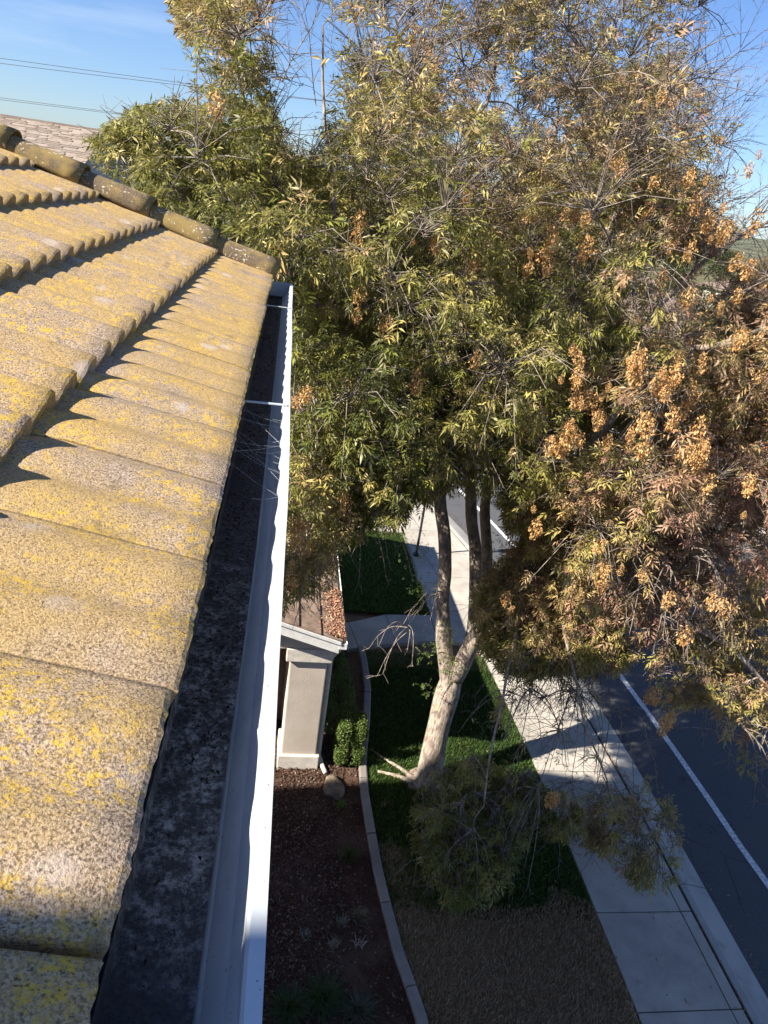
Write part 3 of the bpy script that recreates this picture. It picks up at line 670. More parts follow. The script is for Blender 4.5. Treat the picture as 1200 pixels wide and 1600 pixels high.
# ------------------------------------------------------------------ the big ash tree
tree = empty('ash_tree', (2.78, 8.26, 0), 'large multi-stemmed ash tree with drooping green and browning leaves on the front lawn', 'tree')
TI = Matrix.Translation((-2.78, -8.26, 0))
def tp(o): o.parent = tree; o.matrix_parent_inverse = TI; return o
def smooth_path(pts, rad, k=5):
    P = [Vector(p) for p in pts]; out = []; ro = []
    for i in range(len(P)-1):
        p0, p1, p2, p3 = P[max(i-1, 0)], P[i], P[i+1], P[min(i+2, len(P)-1)]
        for j in range(k):
            t = j/k; out.append(.5*((2*p1)+(p2-p0)*t+(2*p0-5*p1+4*p2-p3)*t*t+(3*p1-p0-3*p2+p3)*t**3)); ro.append(rad[i]+(rad[i+1]-rad[i])*t)
    return out+[P[-1]], ro+[rad[-1]]
limbs = []
def limb(spec, name='limb', n=12):
    pts = [atY(a, b, c) for a, b, c, _ in spec]; rad = [s[3] for s in spec]; P, r = smooth_path(pts, rad)
    P = [p+Vector((mnoise.noise(p*1.7), mnoise.noise(p*1.7+Vector((9, 0, 0))), 0))*.05*min(1, i/4) for i, p in enumerate(P)]
    r = [q*(1+.10*mnoise.noise(p*3.1)) for p, q in zip(P, r)]
    m = MB(); m.tube(P, r, n); me = m.mesh(name, smooth=True)
    for v in me.vertices:
        pass
    tp(link(name, me, MAT['bark'])); limbs.append((P, r)); return P
base = atZ(668, 1222, 0)
pts = [Vector((base.x-.02, base.y, -.06)), Vector((base.x, base.y, .12)), atY(684, 1140, base.y+.1), atY(700, 1080, base.y+.2), atY(712, 1040, base.y+.3)]
P, r = smooth_path(pts, [.33, .20, .17, .18, .14]); m = MB(); m.tube(P, [q*(1+.12*mnoise.noise(p*2.2)) for p, q in zip(P, r)], 18); m.v += roots.v and []; tk = tp(m.obj('trunk', MAT['bark'], smooth=True)); limbs.append((P, r))
roots.obj('root', MAT['bark'], tk, smooth=True)
tk.children[0].matrix_parent_inverse = Matrix.Identity(4)
by = base.y
limb([(702, 1075, by+.2, .13), (694, 1000, by+.3, .115), (692, 930, by+.45, .10), (696, 860, by+.6, .09), (688, 780, by+.8, .085), (690, 700, by+.9, .07), (692, 610, by+1.0, .06), (688, 500, by+1.2, .05), (670, 380, by+1.3, .035), (655, 230, by+1.4, .022), (640, 60, by+1.5, .01)])
limb([(715, 1050, by+.3, .12), (740, 985, by+.45, .10), (744, 900, by+.6, .09), (738, 820, by+.8, .085), (734, 740, by+.9, .08), (718, 660, by+1.1, .06), (735, 560, by+1.4, .05), (731, 440, by+1.6, .045), (726, 350, by+1.7, .04), (740, 240, by+1.8, .03), (775, 100, by+2.0, .018), (800, -60, by+2.1, .01)])
limb([(718, 1045, by+.3, .12), (745, 975, by+.5, .11), (762, 910, by+.9, .09), (760, 830, by+1.2, .08), (762, 760, by+1.5, .07), (790, 640, by+2.0, .055), (830, 520, by+2.4, .045), (850, 380, by+2.6, .035), (870, 200, by+2.8, .02), (880, 0, by+2.9, .01)])
limb([(712, 1060, by+.15, .12), (735, 1010, by+.1, .12), (775, 945, by+.1, .11), (815, 870, by+.0, .10), (855, 770, by-.1, .08), (880, 690, by-.1, .065), (905, 600, by+.1, .06), (925, 470, by+.3, .045), (965, 330, by+.5, .03), (1000, 160, by+.7, .018), (1020, 0, by+.8, .01)])
limb([(690, 700, by+.9, .065), (655, 610, by+.6, .055), (600, 520, by+.3, .05), (530, 430, by+.1, .045), (460, 330, by-.1, .035), (400, 220, by-.1, .022), (365, 60, by-.1, .012)])
limb([(600, 520, by+.3, .045), (560, 500, by+.1, .04), (480, 470, by-.1, .03), (380, 400, by-.2, .022), (280, 300, by-.2, .014), (200, 220, by-.2, .008)])
limb([(688, 780, by+.8, .06), (640, 650, by+.2, .05), (560, 600, by-.5, .04), (470, 605, by-1.2, .028), (400, 640, by-1.7, .015)])
limb([(734, 740, by+.9, .055), (780, 640, by+.6, .05), (840, 520, by+.2, .042), (900, 440, by-.1, .035), (960, 390, by-.4, .022), (985, 430, by-.6, .012)])
limb([(880, 690, by-.1, .07), (960, 560, by-.2, .045), (1050, 460, by-.2, .032), (1140, 380, by-.1, .022), (1240, 320, by+.1, .014), (1330, 240, by+.2, .012)])
limb([(855, 770, by-.1, .08), (930, 690, by-.6, .06), (1020, 560, by-1.0, .045), (1120, 540, by-1.3, .03), (1230, 500, by-1.5, .018)])
limb([(815, 870, by+.0, .09), (890, 820, by-.7, .07), (960, 850, by-1.3, .055), (1060, 960, by-1.9, .04), (1150, 1020, by-2.2, .025), (1220, 1100, by-2.3, .012)])
limb([(790, 915, by+.1, .03), (815, 930, by-.7, .024), (800, 1020, by-1.6, .018), (775, 1140, by-2.2, .012), (755, 1260, by-2.5, .007)])
limb([(800, 895, by+.05, .03), (855, 900, by-.9, .024), (880, 980, by-1.7, .018), (915, 1130, by-2.2, .012), (965, 1270, by-2.4, .006)])
limb([(731, 440, by+1.6, .035), (800, 320, by+1.2, .03), (880, 240, by+1.0, .022), (960, 130, by+.9, .012)])
limb([(655, 230, by+1.4, .02), (600, 180, by+1.2, .016), (560, 60, by+1.1, .012), (540, -80, by+1.0, .008)])
limb([(530, 430, by+.1, .03), (520, 330, by+.3, .026), (510, 200, by+.5, .018), (500, 40, by+.6, .009)])
# crown envelope as seen from the roof, in tenths of the space where leaves may grow
SEEDS = [(650, 230, 8.0, 60, 40, 3), (760, 300, 8.0, 60, 40, 4), (980, 290, 7.8, 50, 50, 4), (560, 330, 7.8, 40, 40, 2), (1010, 190, 8.2, 50, 50, 4), (700, 110, 8.6, 60, 50, 3), (600, 480, 7.0, 40, 40, 3), (1050, 420, 7.2, 40, 40, 4), (860, 830, 6.5, 40, 40, 3), (300, 200, 7.2, 40, 60, 1), (905, 370, 7.0, 60, 45, 9), (840, 405, 7.2, 40, 18, 5), (745, 400, 7.4, 8, 20, 2), (668, 372, 7.6, 22, 14, 3), (915, 620, 6.3, 40, 75, 22), (880, 690, 6.3, 30, 20, 6), (1008, 565, 6.2, 25, 25, 6), (1042, 610, 6.2, 18, 45, 8), (995, 680, 6.1, 30, 35, 7), (1108, 690, 6.0, 12, 25, 4), (1090, 600, 6.2, 30, 60, 8), (950, 890, 6.0, 10, 45, 5), (990, 890, 6.1, 22, 12, 3), (1045, 1105, 5.8, 22, 25, 6), (1130, 360, 7.4, 20, 25, 4), (1110, 310, 7.6, 30, 40, 5), (1125, 480, 6.8, 14, 18, 3), (540, 785, 6.3, 8, 15, 2), (470, 830, 6.1, 12, 25, 4), (455, 890, 6.1, 8, 15, 2), (478, 610, 6.3, 6, 12, 2), (650, 570, 7.0, 10, 20, 2), (880, 260, 8.3, 30, 30, 3), (1170, 290, 7.8, 30, 50, 4), (830, 200, 8.6, 40, 40, 3), (640, 30, 8.9, 30, 30, 2), (1150, 780, 6, 40, 60, 4), (800, 945, 6.7, 8, 12, 2), (1085, 700, 6, 20, 20, 3), (870, 1245, 6.0, 14, 8, 2), (760, 560, 7.2, 30, 10, 2), (1175, 400, 7, 20, 60, 5), (1180, 560, 6.4, 20, 50, 4), (1100, 960, 5.9, 60, 30, 4)]
SIL = [(128, 215), (165, 190), (205, 160), (262, 150), (308, 140), (285, 95), (262, 0), (255, -500), (1500, -500), (1500, 700), (1500, 1260), (1180, 1260), (1110, 1100), (1040, 1120), (985, 1040), (960, 1060), (985, 1180), (1080, 1250), (1060, 1390), (1010, 1400), (930, 1330), (830, 1300), (800, 1400), (700, 1430), (640, 1330), (640, 1250), (700, 1180), (760, 1130), (790, 1060), (748, 1010), (738, 930), (770, 880), (795, 845), (775, 800), (690, 770), (660, 815), (620, 825), (570, 835), (535, 900), (490, 960), (400, 960), (380, 480), (330, 400), (160, 300)]
HOLES = [([(425, -80), (505, -80), (520, 110), (500, 230), (445, 230), (430, 100)], .08), ([(262, 60), (330, 90), (335, 170), (290, 170)], .5), ([(350, 20), (420, 10), (430, 90), (380, 100)], .55), ([(415, 100), (500, 60), (500, 230), (455, 240)], .25), ([(530, 250), (600, 240), (620, 330), (560, 350)], .6), ([(700, 250), (790, 240), (800, 330), (720, 340)], .55), ([(560, 60), (620, 40), (640, 140), (590, 190)], .35), ([(680, 100), (760, 100), (780, 230), (700, 240)], .5), ([(455, 130), (520, 120), (540, 220), (470, 250)], .45), ([(880, 100), (960, 90), (960, 180), (890, 200)], .5), ([(820, 400), (900, 430), (880, 520), (780, 500)], .6), ([(640, 480), (720, 470), (740, 560), (660, 570)], .5), ([(480, -500), (1150, -500), (1150, 90), (900, 130), (700, 110), (480, 90)], .42), ([(760, 60), (880, 40), (870, 200), (790, 220)], .45), ([(600, 380), (680, 300), (760, 420), (700, 500)], .55), ([(1000, 60), (1180, 60), (1180, 330), (1060, 300)], .55), ([(425, 30), (448, 20), (478, 60), (490, 150), (470, 240), (452, 190), (440, 100)], .03), ([(520, 40), (575, 20), (580, 120), (545, 200), (505, 180)], .3), ([(860, -400), (1010, -400), (1000, 50), (930, 70), (880, 60)], .25), ([(700, -400), (760, -400), (770, 70), (720, 120)], .35),
    ([(1030, -500), (1500, -500), (1500, 330), (1180, 370), (1150, 230), (1080, 90)], .06), ([(1000, -60), (1060, -60), (1120, 150), (1190, 330), (1160, 370), (1060, 200), (1010, 70)], .5), ([(1110, 300), (1230, 300), (1230, 430), (1130, 410)], .22), ([(950, 420), (1130, 380), (1150, 520), (1000, 520)], .42),
    ([(930, 880), (1100, 860), (1130, 960), (960, 980)], .6), ([(780, 1060), (960, 1050), (1010, 1240), (860, 1240), (800, 1190)], .10), ([(985, 960), (1100, 1020), (1100, 1100), (1000, 1090)], .5), ([(455, 610), (500, 600), (500, 680), (455, 690)], .3), ([(530, 850), (610, 820), (600, 960), (530, 960)], .05), ([(300, -500), (430, -500), (470, 0), (300, 0)], .7),
    ([(700, 690), (760, 690), (800, 780), (700, 800)], .5), ([(640, 790), (790, 790), (770, 870), (735, 930), (725, 1000), (690, 1060), (640, 1050)], .03), ([(440, 930), (545, 920), (545, 1000), (440, 1000)], .35)]
def allowed(P):
    px, py, dep = project(P); ok = inpoly(px, py, SIL).astype(float)
    off = (px < -100) | (px > 1450) | (py < -450); ok[off] = 1
    for poly, k in HOLES: ok = np.where(inpoly(px, py, poly), np.minimum(ok, k), ok)
    return np.where(dep < 0, 1, ok)
clumps = []
C0 = np.array([3.1, by+1.3, 8.0]); RA = np.array([5.6, 4.3, 4.6])
tries = 0
while len(clumps) < 640 and tries < 60000:
    tries += 1
    d = rng.normal(size=3); d /= np.linalg.norm(d); rr = rng.random()**.36
    p = C0+d*RA*rr
    if p[1] < 5.7 or p[2] > 13.2 or p[2] < 1.5: continue
    if p[2] < 4.2 and (p[0]-3)**2+(p[1]-by-1)**2 < 5: continue
    if p[0] < 1.4 and p[2] < 5.0: continue
    a = allowed(p[None])[0]
    if rng.random() > a*1.0: continue
    q = [np.linalg.norm(p-c[0]) for c in clumps[-200:]] if clumps else [9]
    if min(q) < .36: continue
    clumps.append((p, rng.uniform(.38, .68)))
for _ in range(75):
    p = np.array([rng.uniform(-.8, 3.2), rng.uniform(8.6, 12.2), rng.uniform(5.2, 8.0)])
    if rng.random() < allowed(p[None])[0]: clumps.append((p, rng.uniform(.4, .6)))
for _ in range(46):                             # upright leafy tops
    a_, b_ = rng.uniform(560, 1080), rng.uniform(-60, 190); clumps.append((np.array(atY(a_, b_, rng.uniform(8.0, 10.2))), rng.uniform(.24, .38)))
MAN = [(690, 1260, 6.0, .45), (750, 1240, 6.1, .45), (770, 1320, 5.8, .4), (700, 1350, 5.6, .35), (820, 1210, 6.3, .35), (930, 1240, 6.1, .35), (1000, 1280, 5.9, .35), (960, 1290, 6.0, .35), (1010, 1310, 5.9, .3), (890, 1220, 6.2, .3), (740, 1300, 5.5, .4), (680, 1220, 6.2, .5), (720, 1290, 5.8, .5), (780, 1260, 6.0, .45), (730, 1350, 5.6, .4), (800, 1220, 6.2, .38), (860, 1270, 6.0, .3), (940, 1270, 6.0, .32), (980, 1320, 5.8, .34), (1030, 1330, 5.8, .28), (660, 1310, 5.8, .35), (790, 1330, 5.7, .35), (760, 900, 7.4, .3), (800, 880, 7.3, .38), (780, 960, 7.3, .36), (810, 930, 7.1, .42), (850, 990, 6.9, .45), (900, 970, 6.7, .42), (810, 1050, 6.9, .35), (870, 1050, 6.6, .36), (930, 1040, 6.5, .34), (480, 840, 6.1, .35), (530, 830, 6.5, .32), (560, 800, 6.7, .3), (460, 880, 6.0, .3), (790, 1030, 7.0, .32), (830, 1080, 6.8, .32), (880, 1080, 6.5, .35), (930, 1090, 6.4, .28), (760, 950, 7.4, .3), (820, 1000, 6.8, .4), (860, 1030, 6.6, .4), (900, 1010, 6.5, .4), (840, 930, 6.9, .35), (770, 920, 7.4, .35), (790, 980, 7.2, .38), (760, 1010, 7.2, .28), (830, 1040, 6.9, .4), (880, 960, 6.8, .42), (920, 1050, 6.6, .35), (940, 1010, 6.5, .35), (840, 960, 7.0, .42), (860, 900, 7.0, .42), (800, 1100, 6.8, .2), (700, 1290, 5.9, .4), (760, 1290, 5.9, .4), (830, 1250, 6.2, .3), (660, 1240, 6.3, .3), (800, 1330, 5.9, .3), (1180, 1010, 6.0, .4), (1130, 1080, 5.9, .4), (1080, 970, 6.1, .4), (1020, 900, 6.4, .4), (690, 1200, 6.3, .4), (660, 1280, 6.0, .4), (690, 1380, 5.6, .35), (650, 1340, 5.8, .3), (840, 1000, 6.9, .45), (880, 1000, 6.5, .45), (930, 940, 6.5, .45), (820, 950, 7.1, .4), (790, 1060, 6.9, .3), (850, 1090, 6.6, .35), (870, 1140, 6.4, .3), (1060, 930, 6.2, .4), (1130, 930, 6.1, .4), (1100, 1090, 5.9, .35), (1060, 1060, 6.1, .35), (1200, 940, 6.2, .5), (1050, 790, 6.4, .5), (1130, 740, 6.3, .5), (980, 760, 6.6, .5), (900, 760, 6.8, .45), (960, 1360, 5.8, .25), (840, 850, 7.0, .4), (910, 900, 6.7, .4), (980, 930, 6.4, .4), (1000, 1290, 6, .35), (930, 1330, 5.9, .3), (870, 1310, 6.0, .25), (540, 640, 6.6, .5), (480, 650, 6.2, .4), (700, 700, 7.3, .35), (640, 590, 7.3, .5), (600, 640, 7.0, .5),
    (720, 1250, 5.9, .45), (790, 1230, 6.1, .42), (700, 1330, 5.7, .4), (770, 1340, 5.9, .42), (740, 1180, 6.2, .4), (745, 1390, 5.7, .28), (830, 1200, 6.3, .3), (820, 1290, 6.2, .3), (860, 950, 6.8, .5), (800, 1010, 7.0, .4), (870, 1040, 6.8, .42), (920, 1000, 6.6, .4), (840, 900, 7.0, .45), (900, 1080, 6.6, .3),
    (900, 1290, 6.0, .32), (950, 1230, 6.2, .3), (960, 1310, 6.0, .34), (1010, 1340, 5.9, .34), (1035, 1280, 6.0, .26), (1000, 1240, 6.1, .3), (930, 1180, 6.2, .2), (880, 1250, 6.1, .26), (1020, 980, 6.4, .4), (1100, 1040, 6.1, .45), (1150, 990, 6.2, .45), (1180, 1060, 6.0, .4), (1060, 1000, 6.3, .4), (1160, 1150, 5.9, .25), (1230, 1120, 5.9, .5),
    (500, 700, 6.3, .45), (560, 690, 6.6, .5), (620, 700, 7.0, .5), (500, 780, 6.4, .4), (580, 760, 6.9, .35), (470, 740, 6.0, .4), (640, 750, 7.3, .3), (470, 860, 6.3, .28), (500, 900, 6.5, .28), (460, 900, 6.2, .25), (400, 800, 6, .5), (660, 650, 7.3, .5), (720, 620, 7.2, .5), (780, 660, 7.4, .45),
    (200, 215, 7.4, .4), (260, 200, 7.4, .45), (180, 250, 7.3, .35), (240, 270, 7.4, .5), (320, 230, 7.6, .5), (330, 310, 7.4, .5), (400, 350, 7.6, .5), (430, 300, 7.8, .5), (380, 130, 7.8, .5), (340, 60, 7.8, .5), (400, 40, 8, .45), (420, 200, 8, .45), (330, 150, 7.7, .4), (300, 20, 7.7, .4), (960, 880, 6.6, .4), (1000, 830, 6.5, .45), (900, 850, 6.8, .4), (1080, 860, 6.4, .4), (1150, 860, 6.2, .5), (870, 800, 7, .35)]
for a, b, c, d in MAN: clumps.append((np.array(atY(a, b, c)), d))
# skeleton nodes
nodes = []; nrad = []
for P, r in limbs[1:]:
    for p, q in zip(P, r): nodes.append(p); nrad.append(q)
NA = np.array(nodes); NR = np.array(nrad)
cl = sorted(clumps, key=lambda c: np.min(np.linalg.norm(NA-c[0], axis=1)))
br = MB(); tw = MB()
LP = []; LD = []; LS = []; LC = []; LB = []; clinfo = []
ANCH = np.array([(200,220,.3),(300,300,.15),(350,80,.95),(300,150,.6),(420,60,.95),(420,200,.4),(520,300,.45),(520,100,.9),(600,60,.8),(620,200,.5),(650,350,.4),(750,150,.9),(720,250,.5),(850,100,.9),(850,250,.85),(950,150,.45),(900,330,.6),(1000,60,.7),(1050,200,.9),(1100,300,1.2),(1000,350,.6),(1180,280,1.2),(1170,450,1.1),(1150,600,.8),(900,480,.45),(750,480,.35),(600,450,.35),(550,550,.25),(500,680,.2),(560,750,.25),(700,600,.45),(760,560,.5),(800,650,.3),(950,560,.45),(1000,650,.7),(1100,700,1.15),(1150,800,1.2),(1000,800,1.0),(900,800,.7),(860,850,.7),(930,900,.95),(1050,900,1.1),(1150,950,.95),(1100,1050,.5),(1180,1100,.6),(1000,1000,.7),(850,950,.6),(870,1050,.8),(700,1250,.15),(780,1350,.2),(700,1380,.15),(820,1250,.3),(950,1250,.8),(1020,1350,.7),(500,880,.5),(480,820,.8),(300,-100,.8),(700,-200,.9),(1100,-200,.9),(1400,400,1.0),(1400,900,.9)])  # anchors low by the trunk are dark green, deep shade put into leaf colour
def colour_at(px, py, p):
    """which kind of leaf grows in this part of the crown: 0 green, 1 olive, 2 tan, 3 mauve; the dark green low by the trunk paints shade"""
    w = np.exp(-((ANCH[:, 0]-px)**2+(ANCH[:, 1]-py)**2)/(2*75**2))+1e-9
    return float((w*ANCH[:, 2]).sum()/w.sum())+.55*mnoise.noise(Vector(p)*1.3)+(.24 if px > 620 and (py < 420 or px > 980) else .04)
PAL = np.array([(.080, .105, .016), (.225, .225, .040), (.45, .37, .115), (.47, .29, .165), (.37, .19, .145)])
for (c, rad) in cl:
    p = Vector(c); dd = np.linalg.norm(NA-c, axis=1)+np.where(NA[:, 2] > c[2]+.3, 1.2, 0)+np.where(dd_ := (np.linalg.norm(NA-c, axis=1) < rad*.5), .8, 0)
    i = int(np.argmin(dd)); a = Vector(NA[i]); L = (p-a).length
    if L > 4.5: continue
    r0 = min(NR[i]*.6, .010+.0075*L+.006)
    mid = a.lerp(p, .5)+Vector((rnd.gauss(0, .08)*L, rnd.gauss(0, .08)*L, .14*L))
    P_, r_ = smooth_path([a, mid, p], [r0, r0*.75, .007], 4); br.tube(P_, r_, 5, False)
    for q, w in zip(P_[2:], r_[2:]): NA = np.vstack([NA, np.array(q)]); NR = np.append(NR, w)
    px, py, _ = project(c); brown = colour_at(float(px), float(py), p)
    nt_ = int(10+rad*17); upw = 1 if p.z > EYE-.3 else 0; low = py > 1120; nt_ = int(nt_*(.8 if low else 1))
    clinfo.append((c, rad, brown))
    dirb = (p-mid).normalized() if L > .1 else Vector((0, 0, 1))
    for k in range(nt_):
        d = Vector((rnd.gauss(0, 1), rnd.gauss(0, 1), rnd.gauss(0, .8)+(.75 if upw else -.05)))+dirb*.6; d += Vector((0, 0, -1.3 if low else 0)); d.normalize()
        ln = rad*rnd.uniform(.7, 1.35)*(1.45 if low else 1); s = p.lerp(mid, rnd.uniform(0, .45)); e = s+d*ln; mm = s.lerp(e, .5)+Vector((0, 0, .10*ln)); e -= Vector((0, 0, .22*ln*(0 if upw else 1)))
        al = allowed(np.array([e]))[0]
        if al < .02 and rnd.random() < .93: continue
        tw.tube([s, mm, e], [.0055, .004, .0022], 3, False)
        if al < 1 and rnd.random() > al*1.1:
            for _ in range(2):
                q = s.lerp(e, rnd.uniform(.4, .8)); tw.tube([q, q+Vector((rnd.gauss(0, .12), rnd.gauss(0, .12), rnd.gauss(.05 if upw else -.12, .08)))], [.003, .0015], 3, False)
            continue
        for j in range(3 + (rnd.random() < .6)):
            t = (1.0, .82, .62, .42)[j]; q0 = s.lerp(mm, t*2) if t < .5 else mm.lerp(e, t*2-1)
            if j:                                   # short side shoot
                q = q0+Vector((rnd.gauss(0, .09), rnd.gauss(0, .09), rnd.gauss(.02, .05))); tw.tube([q0, q], [.0028, .0018], 3, False)
            else: q = q0
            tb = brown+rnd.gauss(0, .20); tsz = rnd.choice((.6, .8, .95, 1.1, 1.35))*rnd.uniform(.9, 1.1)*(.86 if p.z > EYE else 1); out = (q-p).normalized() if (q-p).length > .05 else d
            for _ in range(rnd.randint(5, 7)):
                o_ = Vector((rnd.gauss(0, 1), rnd.gauss(0, 1), rnd.gauss(0, .8)))*.75+out*.7+Vector((0, 0, (.35 if upw else -.45))); o_.normalize()
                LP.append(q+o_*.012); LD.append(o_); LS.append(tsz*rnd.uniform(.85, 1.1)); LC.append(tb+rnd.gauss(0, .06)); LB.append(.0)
LP = np.array(LP); LD = np.array(LD); LS = np.array(LS); LC = np.array(LC)
px, py, dep = project(LP); al0 = np.ones(len(LP))
for (a, b, c, sx, sy, n) in SEEDS:
    al0[(((px-a)/(sx+14))**2+((py-b)/(sy+16))**2 < 1) & (LP[:, 1] < c+.1)] = .12
al = al0*allowed(LP+LD*.12)
lowm = (py > 1120) & (px < 1100)                 # ragged hanging curtains low down
nn = np.array([mnoise.noise((a[0]*2.6, a[1]*2.6, a[2]*1.1)) for a in LP[lowm]]); al[lowm] *= np.clip(.85+nn*2.4, .05, 1); k = rng.random(len(LP)) < np.clip(al*1.2, 0, 1); LP, LD, LS, LC = LP[k], LD[k], LS[k], LC[k]
print('clumps', len(clinfo), 'leaves', len(LP))
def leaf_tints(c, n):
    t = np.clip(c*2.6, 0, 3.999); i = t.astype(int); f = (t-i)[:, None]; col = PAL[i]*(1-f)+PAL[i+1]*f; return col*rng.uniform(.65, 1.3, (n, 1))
def compound(P, D, Sz, tint, droop=.35):
    """pinnate ash leaves: rachis plus seven narrow drooping leaflets, each folded along its midrib"""
    n = len(P); ref = rng.normal(size=(n, 3)); ref[:, 2] = np.abs(ref[:, 2])+.6; side = np.cross(D, ref); side /= np.linalg.norm(side, axis=1)[:, None]+1e-9
    nor = np.cross(side, D); V = []; T = []; Lr = .095*Sz[:, None]
    specs = [(1.0, 0, 1.0), (.80, 1, .95), (.80, -1, .95), (.52, 1, .95), (.52, -1, .95), (.26, 1, .8), (.26, -1, .8)]
    for (t, s, k) in specs:
        b = P+D*Lr*t-np.array([0, 0, 1])*Lr*t*t*.18
        d = D*(1.0 if s == 0 else .55)+side*s*.85-np.array([0, 0, droop])+rng.normal(0, .30, (n, 3)); d /= np.linalg.norm(d, axis=1)[:, None]
        L = .070*Sz[:, None]*k*rng.uniform(.8, 1.15, (n, 1)); w = np.cross(d, nor+rng.normal(0, .35, (n, 3))); w /= np.linalg.norm(w, axis=1)[:, None]+1e-9
        w *= L*.115; up = np.cross(w, d); up /= np.linalg.norm(up, axis=1)[:, None]+1e-9; up *= L*.045
        m1 = b+d*L*.45
        V.append(np.stack([b, m1+w+up, b+d*L-np.array([0, 0, .1])*L, m1-w+up], 1)); T.append(np.repeat((tint*rng.uniform(.85, 1.15, (n, 1)))[:, None, :], 4, 1))
    V = np.stack(V, 1).reshape(-1, 3); T = np.stack(T, 1).reshape(-1, 3); Q = np.arange(len(V)).reshape(-1, 4)
    return V, np.concatenate([Q[:, [0, 1, 2]], Q[:, [0, 2, 3]]]), T
px, py, dep = project(LP); vis = (px > 0) & (px < 1200) & (py > 0) & (py < 1600)
# nearest well exposed leaves are single objects
score = np.where(vis, dep, 99); order = np.argsort(score)[:1100]; near = order[rng.permutation(1100)[:300]]
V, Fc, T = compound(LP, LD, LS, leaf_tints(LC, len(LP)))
mask = np.ones(len(LP), bool); mask[near] = False; idx = np.nonzero(mask)[0]
# vertices are ordered leaf-major (7 leaflets x 4)
n = len(idx); V2 = V.reshape(-1, 28, 3)[idx].reshape(-1, 3); T2 = T.reshape(-1, 28, 3)[idx].reshape(-1, 3); Q = np.arange(len(V2)).reshape(-1, 4)
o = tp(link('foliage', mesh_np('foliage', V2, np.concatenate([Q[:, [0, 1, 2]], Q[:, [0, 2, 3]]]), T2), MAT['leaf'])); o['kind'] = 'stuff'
variants = []
for kcol in (.15, .35, .6, .9, 1.2):
    Vv, Ff, Tt = compound(np.zeros((1, 3)), np.array([[1., 0, 0]]), np.array([1.05]), leaf_tints(np.array([kcol]), 1), .2)
    m = MB(); m.tube([(0, 0, 0), (.075, 0, -.003), (.15, 0, -.02)], .0012, 3, False); nb = len(Vv)
    Vv = np.vstack([Vv, np.array(m.v)]); tri = []
    for f in m.f: tri += [(f[0]+nb, f[1]+nb, f[2]+nb), (f[0]+nb, f[2]+nb, f[3]+nb)]
    Tt = np.vstack([Tt, np.tile([.2, .16, .08], (len(m.v), 1))]); me = mesh_np('leaf', Vv, np.vstack([Ff, np.array(tri)]), Tt); me.materials.append(MAT['leaf']); variants.append(me)
for i in near:
    d = Vector(LD[i]); z = Vector((rnd.gauss(0, .5), rnd.gauss(0, .5), 1)); yv = z.cross(d).normalized(); zv = d.cross(yv)
    M = Matrix(((d.x, yv.x, zv.x, LP[i][0]), (d.y, yv.y, zv.y, LP[i][1]), (d.z, yv.z, zv.z, LP[i][2]), (0, 0, 0, 1)))
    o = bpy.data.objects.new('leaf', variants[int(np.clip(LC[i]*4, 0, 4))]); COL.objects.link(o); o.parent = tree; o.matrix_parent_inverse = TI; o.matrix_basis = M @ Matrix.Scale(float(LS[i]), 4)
# bare hanging sprays
def bare(s, d, L, r0, depth):
    d = d.normalized(); b = Vector((rnd.gauss(0, .2), rnd.gauss(0, .2), .25)); P_ = [s]
    for i in range(5): d = (d+b*.16+Vector((rnd.gauss(0, .09), rnd.gauss(0, .09), rnd.gauss(0, .05)))).normalized(); P_.append(P_[-1]+d*L/5)
    tw.tube(P_, [r0*.8*(1-.14*i) for i in range(6)], 4, False)
    if depth >= 2: return
    for i in range(1, 6):
        for sg in ((1, -1) if rnd.random() < .7 else (1,)):
            t = (P_[i]-P_[i-1]).normalized(); sd = t.cross(Vector((rnd.gauss(0, 1), rnd.gauss(0, 1), rnd.gauss(0, .3)))).normalized()*sg
            bare(P_[i], t*.75+sd*.6, L*rnd.uniform(.22, .42)*(1 if depth == 0 else .8), r0*.5, depth+1)
def spray(start, d, L, n, lift, r0=.006):
    for k in range(n):
        s = start+Vector((rnd.gauss(0, .03), rnd.gauss(0, .03), rnd.gauss(0, .03)))
        dr = (d+Vector((rnd.gauss(0, .38), rnd.gauss(0, .38), rnd.gauss(0, .25)))).normalized(); l = L*rnd.uniform(.6, 1.15)
        p1 = s+dr*l*.35; p2 = s+dr*l*.62+Vector((0, 0, -.26*l)); p3 = p2+Vector((dr.x*.15*l, dr.y*.15*l, -.35*l)); p4 = p3+Vector((dr.x*.12*l, dr.y*.12*l, .03*l))
        P_, r_ = smooth_path([s, p1, p2, p3, p4] if lift < 0 else [s, s+dr*l*.4+Vector((0, 0, .05*l)), s+dr*l+Vector((0, 0, .25*l))], ([r0, r0*.8, r0*.6, r0*.45, r0*.3] if lift < 0 else [r0, r0*.7, r0*.3]), 3); tw.tube(P_, r_, 4, False)
        for q in P_[3::3]:
            e = q+Vector((rnd.gauss(0, .07), rnd.gauss(0, .07), -.10 if lift < 0 else .12)); tw.tube([q, q.lerp(e, .5)+Vector((rnd.gauss(0, .015), 0, .01)), e], [.0032, .0026, .002], 3, False)
